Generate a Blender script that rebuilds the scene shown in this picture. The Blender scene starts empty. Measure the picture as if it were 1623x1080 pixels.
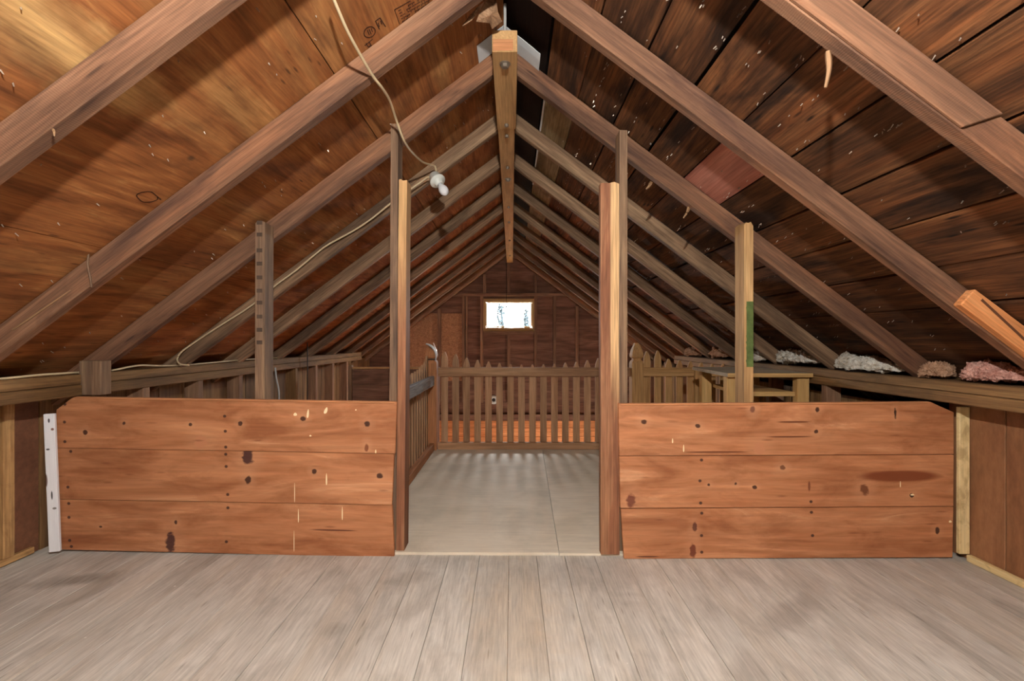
import bpy, bmesh, math, random
from mathutils import Vector, Matrix, noise as mnoise

S = bpy.context.scene
C = S.collection
rnd = random.Random(7)
CAMH = 0.977          # lens height above the attic floor
F = 762.0             # focal length in pixels of the 1623 px frame

# ------------------------------------------------------------------ camera
cam_d = bpy.data.cameras.new('camera')
cam_d.sensor_width = 36.0
cam_d.lens = 36.0 * F / 1623.0
cam_d.clip_start = 0.02
cam = bpy.data.objects.new('camera', cam_d)
cam.location = (0, 0, CAMH)
cam.rotation_euler = (math.radians(90), 0, 0)
C.objects.link(cam)
S.camera = cam

# ------------------------------------------------------------------ daylight and exposure
SKY = 90.0
LAMP = 6000.0         # radiance of the bare bulb hanging over the camera
STAIR = 1500.0        # radiance of the bulb in the stairwell below
w = bpy.data.worlds.new('overcast_sky')
S.world = w
w.use_nodes = True
w.node_tree.nodes['Background'].inputs[0].default_value = (1.0, 0.985, 0.95, 1)
w.node_tree.nodes['Background'].inputs[1].default_value = SKY
# the gable window is the only way in for the daylight: a portal (no light of its own) samples the sky there
pd = bpy.data.lights.new('window_portal', 'AREA')
pd.shape = 'RECTANGLE'
pd.size, pd.size_y = 0.80, 0.50
pd.cycles.is_portal = True
po = bpy.data.objects.new('window_portal', pd)
po.location = (-0.05, 7.53, CAMH + 0.40)
po.rotation_euler = (math.radians(-90), 0, 0)
C.objects.link(po)
S.view_settings.view_transform = 'Standard'
S.view_settings.look = 'None'
S.view_settings.exposure = 0.0
S.view_settings.gamma = 1.0
S.view_settings.use_curve_mapping = False


# ------------------------------------------------------------------ material helpers
def lin(r, g, b):
    f = lambda c: (c / 255 / 12.92) if c / 255 <= 0.04045 else ((c / 255 + 0.055) / 1.055) ** 2.4
    return (f(r), f(g), f(b), 1)


class NT:
    def __init__(self, name, rough=0.75, spec=0.25):
        self.m = bpy.data.materials.new(name)
        self.m.use_nodes = True
        self.t = self.m.node_tree
        self.b = self.t.nodes['Principled BSDF']
        self.b.inputs['Roughness'].default_value = rough
        self.b.inputs['Specular IOR Level'].default_value = spec

    def n(self, typ, **kw):
        nd = self.t.nodes.new(typ)
        for k, v in kw.items():
            setattr(nd, k, v)
        return nd

    def l(self, a, b):
        self.t.links.new(a, b)

    def math(self, op, a, b=None, clamp=False):
        nd = self.n('ShaderNodeMath', operation=op, use_clamp=clamp)
        for i, v in enumerate((a, b)):
            if v is None:
                continue
            if isinstance(v, (int, float)):
                nd.inputs[i].default_value = v
            else:
                self.l(v, nd.inputs[i])
        return nd.outputs[0]

    def vmath(self, op, a, b=None):
        nd = self.n('ShaderNodeVectorMath', operation=op)
        for i, v in enumerate((a, b)):
            if v is None:
                continue
            if isinstance(v, (tuple, list)):
                nd.inputs[i].default_value = v
            else:
                self.l(v, nd.inputs[i])
        return nd.outputs['Value'] if op in ('LENGTH', 'DOT_PRODUCT', 'DISTANCE') else nd.outputs[0]

    def noise(self, vec, scale=1.0, detail=4, rough=0.55, dist=0.0):
        nd = self.n('ShaderNodeTexNoise')
        nd.inputs['Scale'].default_value = scale
        nd.inputs['Detail'].default_value = detail
        nd.inputs['Roughness'].default_value = rough
        nd.inputs['Distortion'].default_value = dist
        self.l(vec, nd.inputs['Vector'])
        return nd.outputs[0]

    def ramp(self, fac, stops, interp='LINEAR'):
        nd = self.n('ShaderNodeValToRGB')
        r = nd.color_ramp
        r.interpolation = interp
        while len(r.elements) < len(stops):
            r.elements.new(0.5)
        for e, (p, c) in zip(r.elements, stops):
            e.position = p
            e.color = c if len(c) == 4 else (*c, 1)
        self.l(fac, nd.inputs[0])
        return nd.outputs[0]

    def mix(self, fac, a, b, mode='MIX'):
        nd = self.n('ShaderNodeMix', data_type='RGBA', blend_type=mode)
        for i, v in ((0, fac), (6, a), (7, b)):
            if isinstance(v, (int, float)):
                nd.inputs[i].default_value = v
            elif isinstance(v, (tuple, list)):
                nd.inputs[i].default_value = v
            else:
                self.l(v, nd.inputs[i])
        return nd.outputs[2]

    def maprange(self, v, a, b, c=0.0, d=1.0):
        nd = self.n('ShaderNodeMapRange')
        nd.inputs[1].default_value = a
        nd.inputs[2].default_value = b
        nd.inputs[3].default_value = c
        nd.inputs[4].default_value = d
        self.l(v, nd.inputs[0])
        return nd.outputs[0]

    def coords(self, offset=True):
        tc = self.n('ShaderNodeTexCoord').outputs['Object']
        if not offset:
            return tc, tc
        oi = self.n('ShaderNodeObjectInfo').outputs['Random']
        s = self.n('ShaderNodeCombineXYZ')
        self.l(self.math('MULTIPLY', oi, 53.0), s.inputs[0])
        self.l(self.math('MULTIPLY', oi, 31.0), s.inputs[1])
        self.l(self.math('MULTIPLY', oi, 17.0), s.inputs[2])
        return tc, self.vmath('ADD', tc, s.outputs[0])

    def bump(self, h, strength=0.3, dist=0.004):
        nd = self.n('ShaderNodeBump')
        nd.inputs['Strength'].default_value = strength
        nd.inputs['Distance'].default_value = dist
        self.l(h, nd.inputs['Height'])
        self.l(nd.outputs[0], self.b.inputs['Normal'])

    def color(self, c):
        self.l(c, self.b.inputs['Base Color'])


BLK = lin(22, 15, 12)


def wood(name, stops, g=(1.2, 16, 16), dist=0.7, fine=(5, 130, 130), finew=0.35, stain=None,
         stain_amt=0.6, stain_scale=(1.2, 5, 5), streak=None, streak_amt=0.5, rough=0.75, bump=0.25,
         vary=0.25, knots=(), specks=None, rings=0.0, ring_scale=(0.7, 4, 4), saw=0.0, auto_knots=False, pale=None, world_stains=(), flecks=None):
    """Sawn timber, grain along the object's local x."""
    t = NT(name, rough)
    raw, p = t.coords()
    warp = t.vmath('MULTIPLY', p, g)
    v = t.noise(warp, 1.0, 6, 0.6, dist)
    if rings:
        rn = t.noise(t.vmath('MULTIPLY', p, ring_scale), 1.0, 2, 0.45, 0.3)
        rr = t.math('PINGPONG', t.math('MULTIPLY', rn, 16.0), 1.0)
        v = t.math('ADD', t.math('MULTIPLY', v, 1 - rings), t.math('MULTIPLY', rr, rings))
    v = t.maprange(v, 0.25, 0.75)
    col = t.ramp(v, stops)
    if streak:
        sn = t.noise(t.vmath('MULTIPLY', p, (0.9, 9, 9)), 1.0, 3, 0.5, 0.4)
        col = t.mix(t.math('MULTIPLY', t.maprange(sn, 0.52, 0.68), streak_amt), col, streak)
    if stain:
        sn = t.noise(t.vmath('MULTIPLY', p, stain_scale), 1.0, 5, 0.62, 0.5)
        col = t.mix(t.math('MULTIPLY', t.maprange(sn, 0.48, 0.66), stain_amt), col, stain)
    fn = t.noise(t.vmath('MULTIPLY', p, fine), 1.0, 3, 0.6)
    fm = t.maprange(fn, 0.3, 0.7, 1 - finew, 1 + finew * 0.5)
    cmb = t.n('ShaderNodeCombineXYZ')
    for i in range(3):
        t.l(fm, cmb.inputs[i])
    col = t.mix(1.0, col, cmb.outputs[0], 'MULTIPLY')
    if auto_knots:
        vo = t.n('ShaderNodeTexVoronoi')
        vo.inputs['Scale'].default_value = 1.0
        t.l(t.vmath('MULTIPLY', p, (1.6, 4.5, 0.01)), vo.inputs['Vector'])
        d = vo.outputs['Distance']
        col = t.mix(t.math('MULTIPLY', t.maprange(d, 0.16, 0.05), 0.5), col, stops[-1][1])
        col = t.mix(t.math('MULTIPLY', t.maprange(d, 0.065, 0.045), 0.85), col, BLK)
    for k in knots:
        kx, ky, rx, ry = k[:4]
        kc = k[4] if len(k) > 4 else lin(52, 28, 24)
        halo = k[5] * 0.5 if len(k) > 5 else 0.22
        q = t.vmath('MULTIPLY', t.vmath('SUBTRACT', raw, (kx, ky, 0)), (1 / rx, 1 / ry, 0))
        d = t.vmath('LENGTH', q)
        if halo:
            nz = t.noise(t.vmath('MULTIPLY', p, (30, 50, 1)), 1.0, 3)
            d = t.math('ADD', d, t.math('MULTIPLY', t.math('SUBTRACT', nz, 0.5), 1.6))
            col = t.mix(t.math('MULTIPLY', t.maprange(d, 3.6, 1.0), halo), col, stops[-1][1])
        col = t.mix(t.math('MULTIPLY', t.maprange(d, 1.15, 0.8), 0.9), col, kc)
    if specks:
        vo = t.n('ShaderNodeTexVoronoi')
        vo.inputs['Scale'].default_value = 11.0
        t.l(p, vo.inputs['Vector'])
        thr = t.maprange(vo.outputs['Distance'], 0.055, 0.035)
        sel = t.maprange(t.noise(p, 2.1, 2), 0.55, 0.6)
        col = t.mix(t.math('MULTIPLY', t.math('MULTIPLY', thr, sel), 0.8), col, specks)
    if flecks:
        fc, fs, fa = flecks
        vo = t.n('ShaderNodeTexVoronoi')
        vo.inputs['Scale'].default_value = 1.0
        t.l(t.vmath('MULTIPLY', p, fs), vo.inputs['Vector'])
        thr = t.maprange(vo.outputs['Distance'], 0.17, 0.07)
        sel = t.maprange(t.noise(t.vmath('MULTIPLY', p, (3, 5, 5)), 1.0, 2), 0.46, 0.56)
        col = t.mix(t.math('MULTIPLY', t.math('MULTIPLY', thr, sel), fa), col, fc)
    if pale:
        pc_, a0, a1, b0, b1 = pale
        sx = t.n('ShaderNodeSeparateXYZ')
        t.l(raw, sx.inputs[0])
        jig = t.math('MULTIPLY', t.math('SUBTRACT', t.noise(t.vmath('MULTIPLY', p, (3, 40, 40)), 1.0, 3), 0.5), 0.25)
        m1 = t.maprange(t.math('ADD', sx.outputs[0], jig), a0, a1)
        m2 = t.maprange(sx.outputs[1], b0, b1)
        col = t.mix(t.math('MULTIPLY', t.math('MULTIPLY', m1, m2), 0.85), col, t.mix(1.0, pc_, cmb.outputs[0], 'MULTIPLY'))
    for (wx, wy, rx, ry, rot, wc, amt) in world_stains:
        mp = t.n('ShaderNodeMapping', vector_type='TEXTURE')
        mp.inputs['Location'].default_value = (wx, wy, 0)
        mp.inputs['Rotation'].default_value = (0, 0, rot)
        mp.inputs['Scale'].default_value = (rx, ry, 1000)
        pos = t.n('ShaderNodeNewGeometry').outputs['Position']
        t.l(pos, mp.inputs[0])
        d = t.math('ADD', t.vmath('LENGTH', mp.outputs[0]), t.math('MULTIPLY', t.math('SUBTRACT', t.noise(pos, 14.0, 4), 0.5), 1.2))
        fade = t.math('MULTIPLY', t.maprange(d, 1.35, 0.45), t.maprange(v, 0.1, 0.8, 0.35, 1.0))
        col = t.mix(t.math('MULTIPLY', fade, amt), col, t.mix(1.0, wc, cmb.outputs[0], 'MULTIPLY'))
    if vary:
        oi = t.n('ShaderNodeObjectInfo').outputs['Random']
        hs = t.n('ShaderNodeHueSaturation')
        t.l(t.maprange(oi, 0, 1, 1 - vary, 1 + vary), hs.inputs['Value'])
        t.l(col, hs.inputs['Color'])
        col = hs.outputs[0]
    t.color(col)
    h = t.math('ADD', t.math('MULTIPLY', v, 0.5), t.math('MULTIPLY', fn, 0.7))
    if saw:
        wv = t.n('ShaderNodeTexWave')
        wv.inputs['Scale'].default_value = 55.0
        wv.inputs['Distortion'].default_value = 1.5
        rot = t.n('ShaderNodeMapping')
        rot.inputs['Rotation'].default_value = (0, 0, 0.25)
        t.l(raw, rot.inputs[0])
        t.l(rot.outputs[0], wv.inputs[0])
        h = t.math('ADD', h, t.math('MULTIPLY', wv.outputs['Fac'], saw))
    t.bump(h, bump)
    return t.m


def plain(name, col, rough=0.6, metal=0.0, nz=0.0, spec=0.3):
    t = NT(name, rough, spec)
    t.b.inputs['Metallic'].default_value = metal
    if nz:
        raw, p = t.coords()
        v = t.noise(p, 22.0, 4)
        d = tuple(c * (1 - nz) for c in col[:3]) + (1,)
        t.color(t.ramp(t.maprange(v, 0.3, 0.7), [(0, d), (1, col)]))
        t.bump(v, 0.15)
    else:
        t.b.inputs['Base Color'].default_value = col
    return t.m


M = {}
def make_ply():
    return wood('roof_plywood', [(0, lin(112, 66, 34)), (0.45, lin(148, 92, 50)), (0.8, lin(164, 106, 60)), (1, lin(186, 132, 80))],
                g=(2.2, 14, 14), dist=1.6, fine=(6, 110, 110), finew=0.3, rings=0.24, ring_scale=(0.8, 3.2, 3.2),
                stain=lin(88, 48, 26), stain_amt=0.45, stain_scale=(3.5, 9, 9),
                streak=lin(196, 150, 94), streak_amt=0.3, vary=0.1, rough=0.7, bump=0.2,
                flecks=(lin(58, 32, 18), (7, 34, 34), 0.7), world_stains=PLY_MARKS)


PLY_MARKS = [(-1.034, 1.07, 0.07, 0.30, 0, lin(222, 184, 122), 0.72), (-1.10, 1.13, 0.03, 0.07, 0, lin(82, 44, 24), 0.7),
             (-0.90, 1.60, 0.05, 0.26, 0, lin(206, 160, 100), 0.55), (-1.10, 1.648, 0.010, 0.016, 0, lin(84, 58, 40), 0.9),
             (-1.45, 2.06, 0.07, 0.22, 0, lin(84, 46, 28), 0.6), (-0.30, 2.14, 0.03, 0.06, 0, lin(190, 140, 84), 0.6)]
M['roof_board'] = wood('dark_roof_board', [(0, lin(52, 32, 20)), (0.5, lin(100, 64, 38)), (1, lin(138, 92, 56))],
                       g=(1.3, 15, 15), dist=1.0, stain=lin(20, 14, 12), stain_amt=0.85, stain_scale=(1.6, 7, 7),
                       streak=lin(138, 82, 44), streak_amt=0.55, vary=0.38, finew=0.5, bump=0.45, flecks=(lin(14, 9, 7), (4.5, 26, 26), 0.9))
M['ply'] = make_ply()
M['roof_board_red'] = wood('reddish_roof_board', [(0, lin(140, 84, 68)), (0.5, lin(176, 114, 96)), (1, lin(196, 136, 116))],
                           vary=0.0, finew=0.25, bump=0.3)
M['roof_board_tan'] = wood('tan_roof_board', [(0, lin(96, 78, 54)), (0.5, lin(128, 106, 74)), (1, lin(160, 140, 104))],
                           stain=lin(186, 170, 130), stain_amt=0.4, stain_scale=(3, 8, 8), vary=0.05)
M['roof_board_black'] = wood('black_felt_and_gap', [(0, lin(22, 12, 8)), (1, lin(44, 24, 15))], vary=0.1)  # near-black for felt and eaves; on the ridge plank it paints the dark gap
M['rafter'] = wood('old_rafter', [(0, lin(72, 50, 38)), (0.5, lin(114, 82, 61)), (1, lin(144, 108, 82))],
                   g=(0.9, 14, 14), stain=lin(62, 42, 36), stain_amt=0.65, stain_scale=(1.8, 7, 7),
                   streak=lin(158, 106, 72), streak_amt=0.5, vary=0.12, bump=0.3, saw=0.25, finew=0.34, flecks=(lin(40, 27, 22), (3.5, 30, 30), 0.7))
M['rafter_far'] = wood('lightened_rafter', [(0, lin(92, 70, 52)), (0.5, lin(138, 110, 84)), (1, lin(174, 144, 112))],  # far copy of the rafter wood, lightened to make up for weak light
                       g=(0.9, 14, 14), stain=lin(56, 40, 30), stain_amt=0.65, vary=0.15, saw=0.2, finew=0.45)
M['beam'] = wood('ridge_beam_timber', [(0, lin(160, 120, 78)), (0.5, lin(186, 146, 98)), (1, lin(204, 166, 114))],
                 g=(0.8, 12, 12), vary=0.08, finew=0.25, stain=lin(96, 66, 42), stain_amt=0.35)
M['chip'] = wood('fresh_split_wood', [(0, lin(176, 116, 76)), (1, lin(204, 144, 98))], vary=0.0)
M['splinter'] = wood('pale_splinter', [(0, lin(110, 82, 58)), (1, lin(154, 120, 86))], vary=0.1)
M['plate'] = wood('wall_plate', [(0, lin(84, 60, 36)), (0.5, lin(126, 94, 58)), (1, lin(156, 122, 80))],
                  g=(0.9, 13, 13), stain=lin(58, 40, 28), stain_amt=0.55, vary=0.1, saw=0.15)
M['post'] = wood('grey_post', [(0, lin(92, 70, 54)), (0.5, lin(134, 106, 82)), (1, lin(170, 140, 106))],
                 stain=lin(64, 54, 52), stain_amt=0.5, vary=0.1)
M['post_red'] = wood('reddish_post', [(0, lin(104, 64, 46)), (0.5, lin(146, 94, 66)), (1, lin(188, 138, 96))],
                     stain=lin(80, 48, 38), stain_amt=0.45, vary=0.05)
M['post_pale'] = wood('pale_post', [(0, lin(150, 112, 72)), (0.5, lin(186, 148, 100)), (1, lin(212, 178, 128))],
                      vary=0.05)
M['floor'] = wood('worn_floor_board', [(0, lin(178, 174, 164)), (0.5, lin(202, 198, 188)), (1, lin(214, 211, 202))],
                  g=(1.6, 9, 9), dist=1.8, fine=(9, 150, 150), finew=0.2, flecks=(lin(128, 118, 106), (5, 40, 40), 0.6), stain=lin(160, 153, 142), stain_amt=0.5,
                  stain_scale=(3.5, 5.5, 5.5), streak=lin(196, 182, 160), streak_amt=0.35, vary=0.06, rough=0.62,
                  bump=0.12, specks=lin(236, 232, 224), world_stains=[(-1.79, 1.96, 0.16, 0.05, 0.25, lin(120, 112, 100), 0.7),
                  (0.02, 1.75, 0.16, 0.45, 0, lin(196, 176, 146), 0.55), (-0.42, 1.98, 0.10, 0.05, 0.4, lin(136, 124, 110), 0.5), (-0.6, 1.62, 0.05, 0.04, 0.3, lin(120, 112, 100), 0.5),
                  (0.3, 2.0, 0.3, 0.12, 0, lin(158, 150, 140), 0.5), (1.0, 1.72, 0.25, 0.05, 0.6, lin(150, 142, 132), 0.5)], rings=0.12, ring_scale=(1.2, 9, 9))
M['floor_ply'] = wood('worn_floor_plywood', [(0, lin(206, 196, 174)), (0.5, lin(224, 213, 192)), (1, lin(232, 223, 204))],
                      g=(3, 3, 3), dist=0.6, fine=(60, 5, 60), finew=0.1, stain=lin(186, 176, 158), stain_amt=0.4,
                      stain_scale=(2.5, 2.5, 2.5), vary=0.04, rough=0.6, bump=0.06, specks=lin(226, 218, 204))
M['panel'] = wood('brown_hardboard', [(0, lin(90, 58, 40)), (0.5, lin(112, 74, 52)), (1, lin(130, 88, 62))],
                  g=(2, 2, 2), fine=(40, 40, 40), finew=0.2, vary=0.08, stain=lin(78, 46, 32), stain_amt=0.3, bump=0.12)
M['panel_r'] = wood('sawn_brown_board', [(0, lin(118, 82, 54)), (0.5, lin(142, 100, 68)), (1, lin(158, 114, 80))],
                    g=(1.0, 6, 6), fine=(20, 60, 60), finew=0.18, vary=0.06, stain=lin(98, 58, 38), stain_amt=0.35, saw=0.3)
M['cream'] = wood('cream_painted_trim', [(0, lin(196, 168, 112)), (0.5, lin(222, 200, 146)), (1, lin(236, 218, 168))],
                  stain=lin(138, 104, 62), stain_amt=0.5, stain_scale=(14, 20, 20), vary=0.0, finew=0.15)
M['batten'] = wood('pale_batten', [(0, lin(164, 122, 76)), (0.5, lin(190, 150, 98)), (1, lin(208, 172, 120))],
                   stain=lin(120, 82, 50), stain_amt=0.4, stain_scale=(8, 14, 14), vary=0.0)
M['white'] = wood('chipped_white_paint', [(0, lin(226, 228, 232)), (1, lin(242, 243, 245))], finew=0.04,
                  stain=lin(120, 78, 52), stain_amt=0.0, vary=0.0,
                  knots=[(0.03, 0.0, 0.010, 0.004, BLK, 0), (0.07, 0.012, 0.006, 0.006, lin(120, 70, 44), 0), (0.16, -0.008, 0.004, 0.007, BLK, 0),
                         (0.30, -0.02, 0.03, 0.006, lin(92, 52, 34), 0), (0.37, 0.0, 0.020, 0.0035, BLK, 0), (0.43, 0.008, 0.005, 0.008, lin(120, 110, 100), 0)])
M['fence'] = wood('fence_cedar', [(0, lin(146, 108, 78)), (0.5, lin(178, 138, 102)), (1, lin(198, 160, 124))],
                  vary=0.12, finew=0.25, stain=lin(104, 68, 46), stain_amt=0.35)
M['daylit_rail'] = wood('daylit_grey_rail', [(0, lin(140, 140, 142)), (1, lin(196, 198, 202))], vary=0.0, stain=lin(110, 90, 76), stain_amt=0.5)  # pale blue-grey puts the window's light into the rail colour
M['fence_post'] = wood('fence_post_red_cedar', [(0, lin(146, 94, 60)), (0.5, lin(180, 122, 80)), (1, lin(198, 142, 98))], vary=0.0)
M['fence_tan'] = wood('fence_tan_cedar', [(0, lin(150, 110, 66)), (0.5, lin(182, 140, 90)), (1, lin(204, 164, 112))], vary=0.06)
M['gable'] = wood('dark_gable_board', [(0, lin(92, 64, 48)), (0.5, lin(126, 92, 72)), (1, lin(150, 114, 92))],
                  g=(1.4, 9, 9), stain=lin(82, 52, 42), stain_amt=0.5, vary=0.12, rings=0.2)
M['osb'] = wood('osb_panel', [(0, lin(150, 108, 78)), (0.5, lin(180, 134, 98)), (1, lin(200, 156, 116))],
                g=(26, 26, 26), dist=0.5, fine=(60, 60, 60), vary=0.05)
M['stud'] = wood('dark_stud', [(0, lin(100, 74, 56)), (0.5, lin(136, 104, 80)), (1, lin(162, 128, 98))], vary=0.2)
M['stair_board'] = wood('orange_pine_board', [(0, lin(196, 122, 70)), (0.5, lin(220, 148, 92)), (1, lin(234, 170, 114))], vary=0.08, auto_knots=True)
M['table'] = wood('pale_pine', [(0, lin(178, 136, 82)), (0.5, lin(206, 166, 106)), (1, lin(224, 188, 132))], vary=0.05, finew=0.2)
M['table_top'] = wood('greyed_pine_top', [(0, lin(156, 140, 116)), (1, lin(190, 174, 148))], vary=0.0)
M['window_wood'] = wood('window_pine', [(0, lin(170, 136, 84)), (1, lin(206, 172, 116))], vary=0.1)
M['metal'] = plain('zinc_bolt', lin(128, 116, 102), 0.5, 0.5)
M['nail'] = plain('nail_steel', lin(186, 172, 156), 0.4, 0.6)
M['iron'] = plain('dark_iron', lin(52, 46, 42), 0.6, 0.5)
M['cable'] = plain('cream_cable', lin(214, 194, 156), 0.5, 0, 0.15)
M['cable_grey'] = plain('grey_cable', lin(160, 160, 156), 0.5)
M['porcelain'] = plain('white_porcelain', lin(214, 218, 210), 0.25, spec=0.5)
M['bulb'] = plain('frosted_bulb', lin(232, 234, 236), 0.15, spec=0.6)
M['white_sheet'] = plain('white_sheet_metal', lin(214, 220, 222), 0.5, 0, 0.06)
def fibre(name, col, dark):
    t = NT(name, 0.95, 0.05)
    raw, p = t.coords()
    n1 = t.noise(p, 30.0, 5, 0.65)
    n2 = t.noise(p, 140.0, 4, 0.7)
    t.color(t.ramp(t.maprange(t.math('ADD', t.math('MULTIPLY', n1, 0.6), t.math('MULTIPLY', n2, 0.4)), 0.36, 0.56), [(0, dark), (1, col)]))
    t.bump(t.math('ADD', n1, n2), 0.9, 0.01)
    return t.m


M['insul'] = fibre('white_fibreglass', lin(240, 237, 226), lin(176, 158, 128))
M['insul_pink'] = fibre('pink_fibreglass', lin(226, 178, 162), lin(160, 104, 90))
M['insul_tan'] = fibre('dusty_fibreglass', lin(196, 158, 128), lin(128, 92, 66))
M['paper'] = wood('torn_brown_paper', [(0, lin(92, 66, 46)), (0.5, lin(142, 108, 80)), (1, lin(172, 138, 106))], g=(14, 30, 30), vary=0.0)
M['ink'] = plain('stamp_ink', lin(46, 26, 16), 0.8)
M['paint'] = plain('cream_paint_drip', lin(240, 222, 180), 0.5)
M['slot'] = plain('slot_shade', lin(96, 60, 38), 0.9)
M['soot'] = plain('faded_soot', lin(84, 68, 56), 0.9, 0, 0.35)
M['green'] = plain('green_paint', lin(98, 116, 62), 0.8, 0, 0.5)
M['leaf'] = plain('dark_leaf', (0.013, 0.018, 0.021, 1), 0.9, 0, 0.3, 0.0)
M['snow'] = plain('garden_ground', lin(70, 74, 60), 0.9)
M['steel_blade'] = plain('worn_blade', lin(220, 224, 226), 0.35, 0.3)

gm = bpy.data.materials.new('window_glass')
gm.use_nodes = True
_t = gm.node_tree
_t.nodes.remove(_t.nodes['Principled BSDF'])
_a, _b, _m = _t.nodes.new('ShaderNodeBsdfTransparent'), _t.nodes.new('ShaderNodeBsdfGlossy'), _t.nodes.new('ShaderNodeMixShader')
_b.inputs['Roughness'].default_value = 0.03
_m.inputs[0].default_value = 0.05
_t.links.new(_a.outputs[0], _m.inputs[1])
_t.links.new(_b.outputs[0], _m.inputs[2])
_t.links.new(_m.outputs[0], _t.nodes['Material Output'].inputs[0])
M['glass'] = gm


def emitter(name, strength, col=(1, 0.975, 0.935)):
    m = bpy.data.materials.new(name)
    m.use_nodes = True
    nt = m.node_tree
    nt.nodes.remove(nt.nodes['Principled BSDF'])
    e = nt.nodes.new('ShaderNodeEmission')
    e.inputs[0].default_value = (*col, 1)
    e.inputs[1].default_value = strength
    nt.links.new(e.outputs[0], nt.nodes['Material Output'].inputs[0])
    return m


# ------------------------------------------------------------------ object helpers
W = {}


def link(o, parent, mat_w):
    C.objects.link(o)
    W[o] = mat_w
    if parent is not None:
        o.parent = parent
        o.matrix_parent_inverse = W[parent].inverted()
    o.matrix_basis = mat_w
    return o


def tag(o, label=None, cat=None, group=None, kind=None):
    if label:
        o['label'] = label
    if cat:
        o['category'] = cat
    if group:
        o['group'] = group
    if kind:
        o['kind'] = kind
    return o


def thing(name, loc, label=None, cat=None, group=None, kind=None, parent=None):
    o = bpy.data.objects.new(name, None)
    o.empty_display_size = 0.05
    link(o, parent, Matrix.Translation(loc))
    return tag(o, label, cat, group, kind)


def axes(origin, x, y):
    x = Vector(x).normalized()
    z = x.cross(Vector(y)).normalized()
    y = z.cross(x)
    m = Matrix((x, y, z)).transposed().to_4x4()
    m.translation = origin
    return m


def mesh_obj(name, bm, mat, parent=None, mw=None, smooth=False):
    bmesh.ops.recalc_face_normals(bm, faces=bm.faces)
    me = bpy.data.meshes.new(name)
    bm.to_mesh(me)
    bm.free()
    me.materials.append(mat)
    if smooth:
        for p in me.polygons:
            p.use_smooth = True
    return link(bpy.data.objects.new(name, me), parent, mw or Matrix.Identity(4))


def world_mesh(name, bm, mat, parent, origin, x, y, smooth=False):
    """bm is in world coordinates; the object gets local axes so that grain follows x."""
    mw = axes(Vector(origin), x, y)
    bm.transform(mw.inverted())
    return mesh_obj(name, bm, mat, parent, mw, smooth)


_cache = {}


def box_mesh(L, Wd, T, bev):
    key = (round(L, 4), round(Wd, 4), round(T, 4), bev)
    if key in _cache:
        return _cache[key]
    bm = bmesh.new()
    bmesh.ops.create_cube(bm, size=1)
    bmesh.ops.scale(bm, vec=(L, Wd, T), verts=bm.verts)
    bmesh.ops.translate(bm, vec=(L / 2, 0, 0), verts=bm.verts)
    if bev:
        bmesh.ops.bevel(bm, geom=bm.edges[:], offset=min(bev, T * 0.3, Wd * 0.3), segments=1, affect='EDGES')
    me = bpy.data.meshes.new('board')
    bm.to_mesh(me)
    bm.free()
    _cache[key] = me
    return me


def board(name, p0, p1, wid, thk, wdir, mat, parent=None, bev=0.002):
    """Sawn board from p0 to p1 (centre line), width along wdir."""
    p0, p1 = Vector(p0), Vector(p1)
    me = box_mesh((p1 - p0).length, wid, thk, bev)
    if me.materials and me.materials[0] != mat:
        key = (me.name, mat.name)
        if key not in _cache:
            _cache[key] = me.copy()
            _cache[key].materials.clear()
            _cache[key].materials.append(mat)
        me = _cache[key]
    elif not me.materials:
        me.materials.append(mat)
    return link(bpy.data.objects.new(name, me), parent, axes(p0, p1 - p0, wdir))


def box(name, x0, x1, y0, y1, z0, z1, mat, parent=None, axis=None, bev=0.002):
    """Axis-aligned box, grain along its longest side unless told otherwise."""
    d = [x1 - x0, y1 - y0, z1 - z0]
    c = [(x0 + x1) / 2, (y0 + y1) / 2, (z0 + z1) / 2]
    a = axis if axis is not None else d.index(max(d))
    rest = sorted([i for i in range(3) if i != a], key=lambda i: -d[i])
    p0, p1 = list(c), list(c)
    p0[a] -= d[a] / 2
    p1[a] += d[a] / 2
    wv = [0, 0, 0]
    wv[rest[0]] = 1
    return board(name, p0, p1, d[rest[0]], d[rest[1]], wv, mat, parent, bev)


def extrude_poly(name, poly, y0, y1, mat, parent, x=(1, 0, 0), bev=0.0, org=None):
    """Polygon in the x-z plane given as (x, z), extruded along depth."""
    bm = bmesh.new()
    a = [bm.verts.new((px, y0, pz)) for px, pz in poly]
    b = [bm.verts.new((px, y1, pz)) for px, pz in poly]
    bm.faces.new(a)
    bm.faces.new(b[::-1])
    n = len(poly)
    for i in range(n):
        bm.faces.new((a[i], a[(i + 1) % n], b[(i + 1) % n], b[i]))
    if bev:
        bmesh.ops.bevel(bm, geom=bm.edges[:], offset=bev, segments=1, affect='EDGES')
    o = org or (poly[0][0], y0, poly[0][1])
    yv = (0, 0, 1) if abs(Vector(x).z) < 0.9 else (1, 0, 0)
    return world_mesh(name, bm, mat, parent, o, x, yv)


def lathe(bm, prof, mw=Matrix.Identity(4), seg=16):
    rings = []
    for r, z in prof:
        if r < 1e-5:
            rings.append([bm.verts.new(mw @ Vector((0, 0, z)))])
        else:
            rings.append([bm.verts.new(mw @ Vector((r * math.cos(2 * math.pi * i / seg), r * math.sin(2 * math.pi * i / seg), z))) for i in range(seg)])
    for A, B in zip(rings, rings[1:]):
        for i in range(seg):
            j = (i + 1) % seg
            if len(A) == 1 and len(B) == 1:
                continue
            if len(A) == 1:
                bm.faces.new((A[0], B[i], B[j]))
            elif len(B) == 1:
                bm.faces.new((A[i], B[0], A[j]))
            else:
                bm.faces.new((A[i], B[i], B[j], A[j]))


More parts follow.
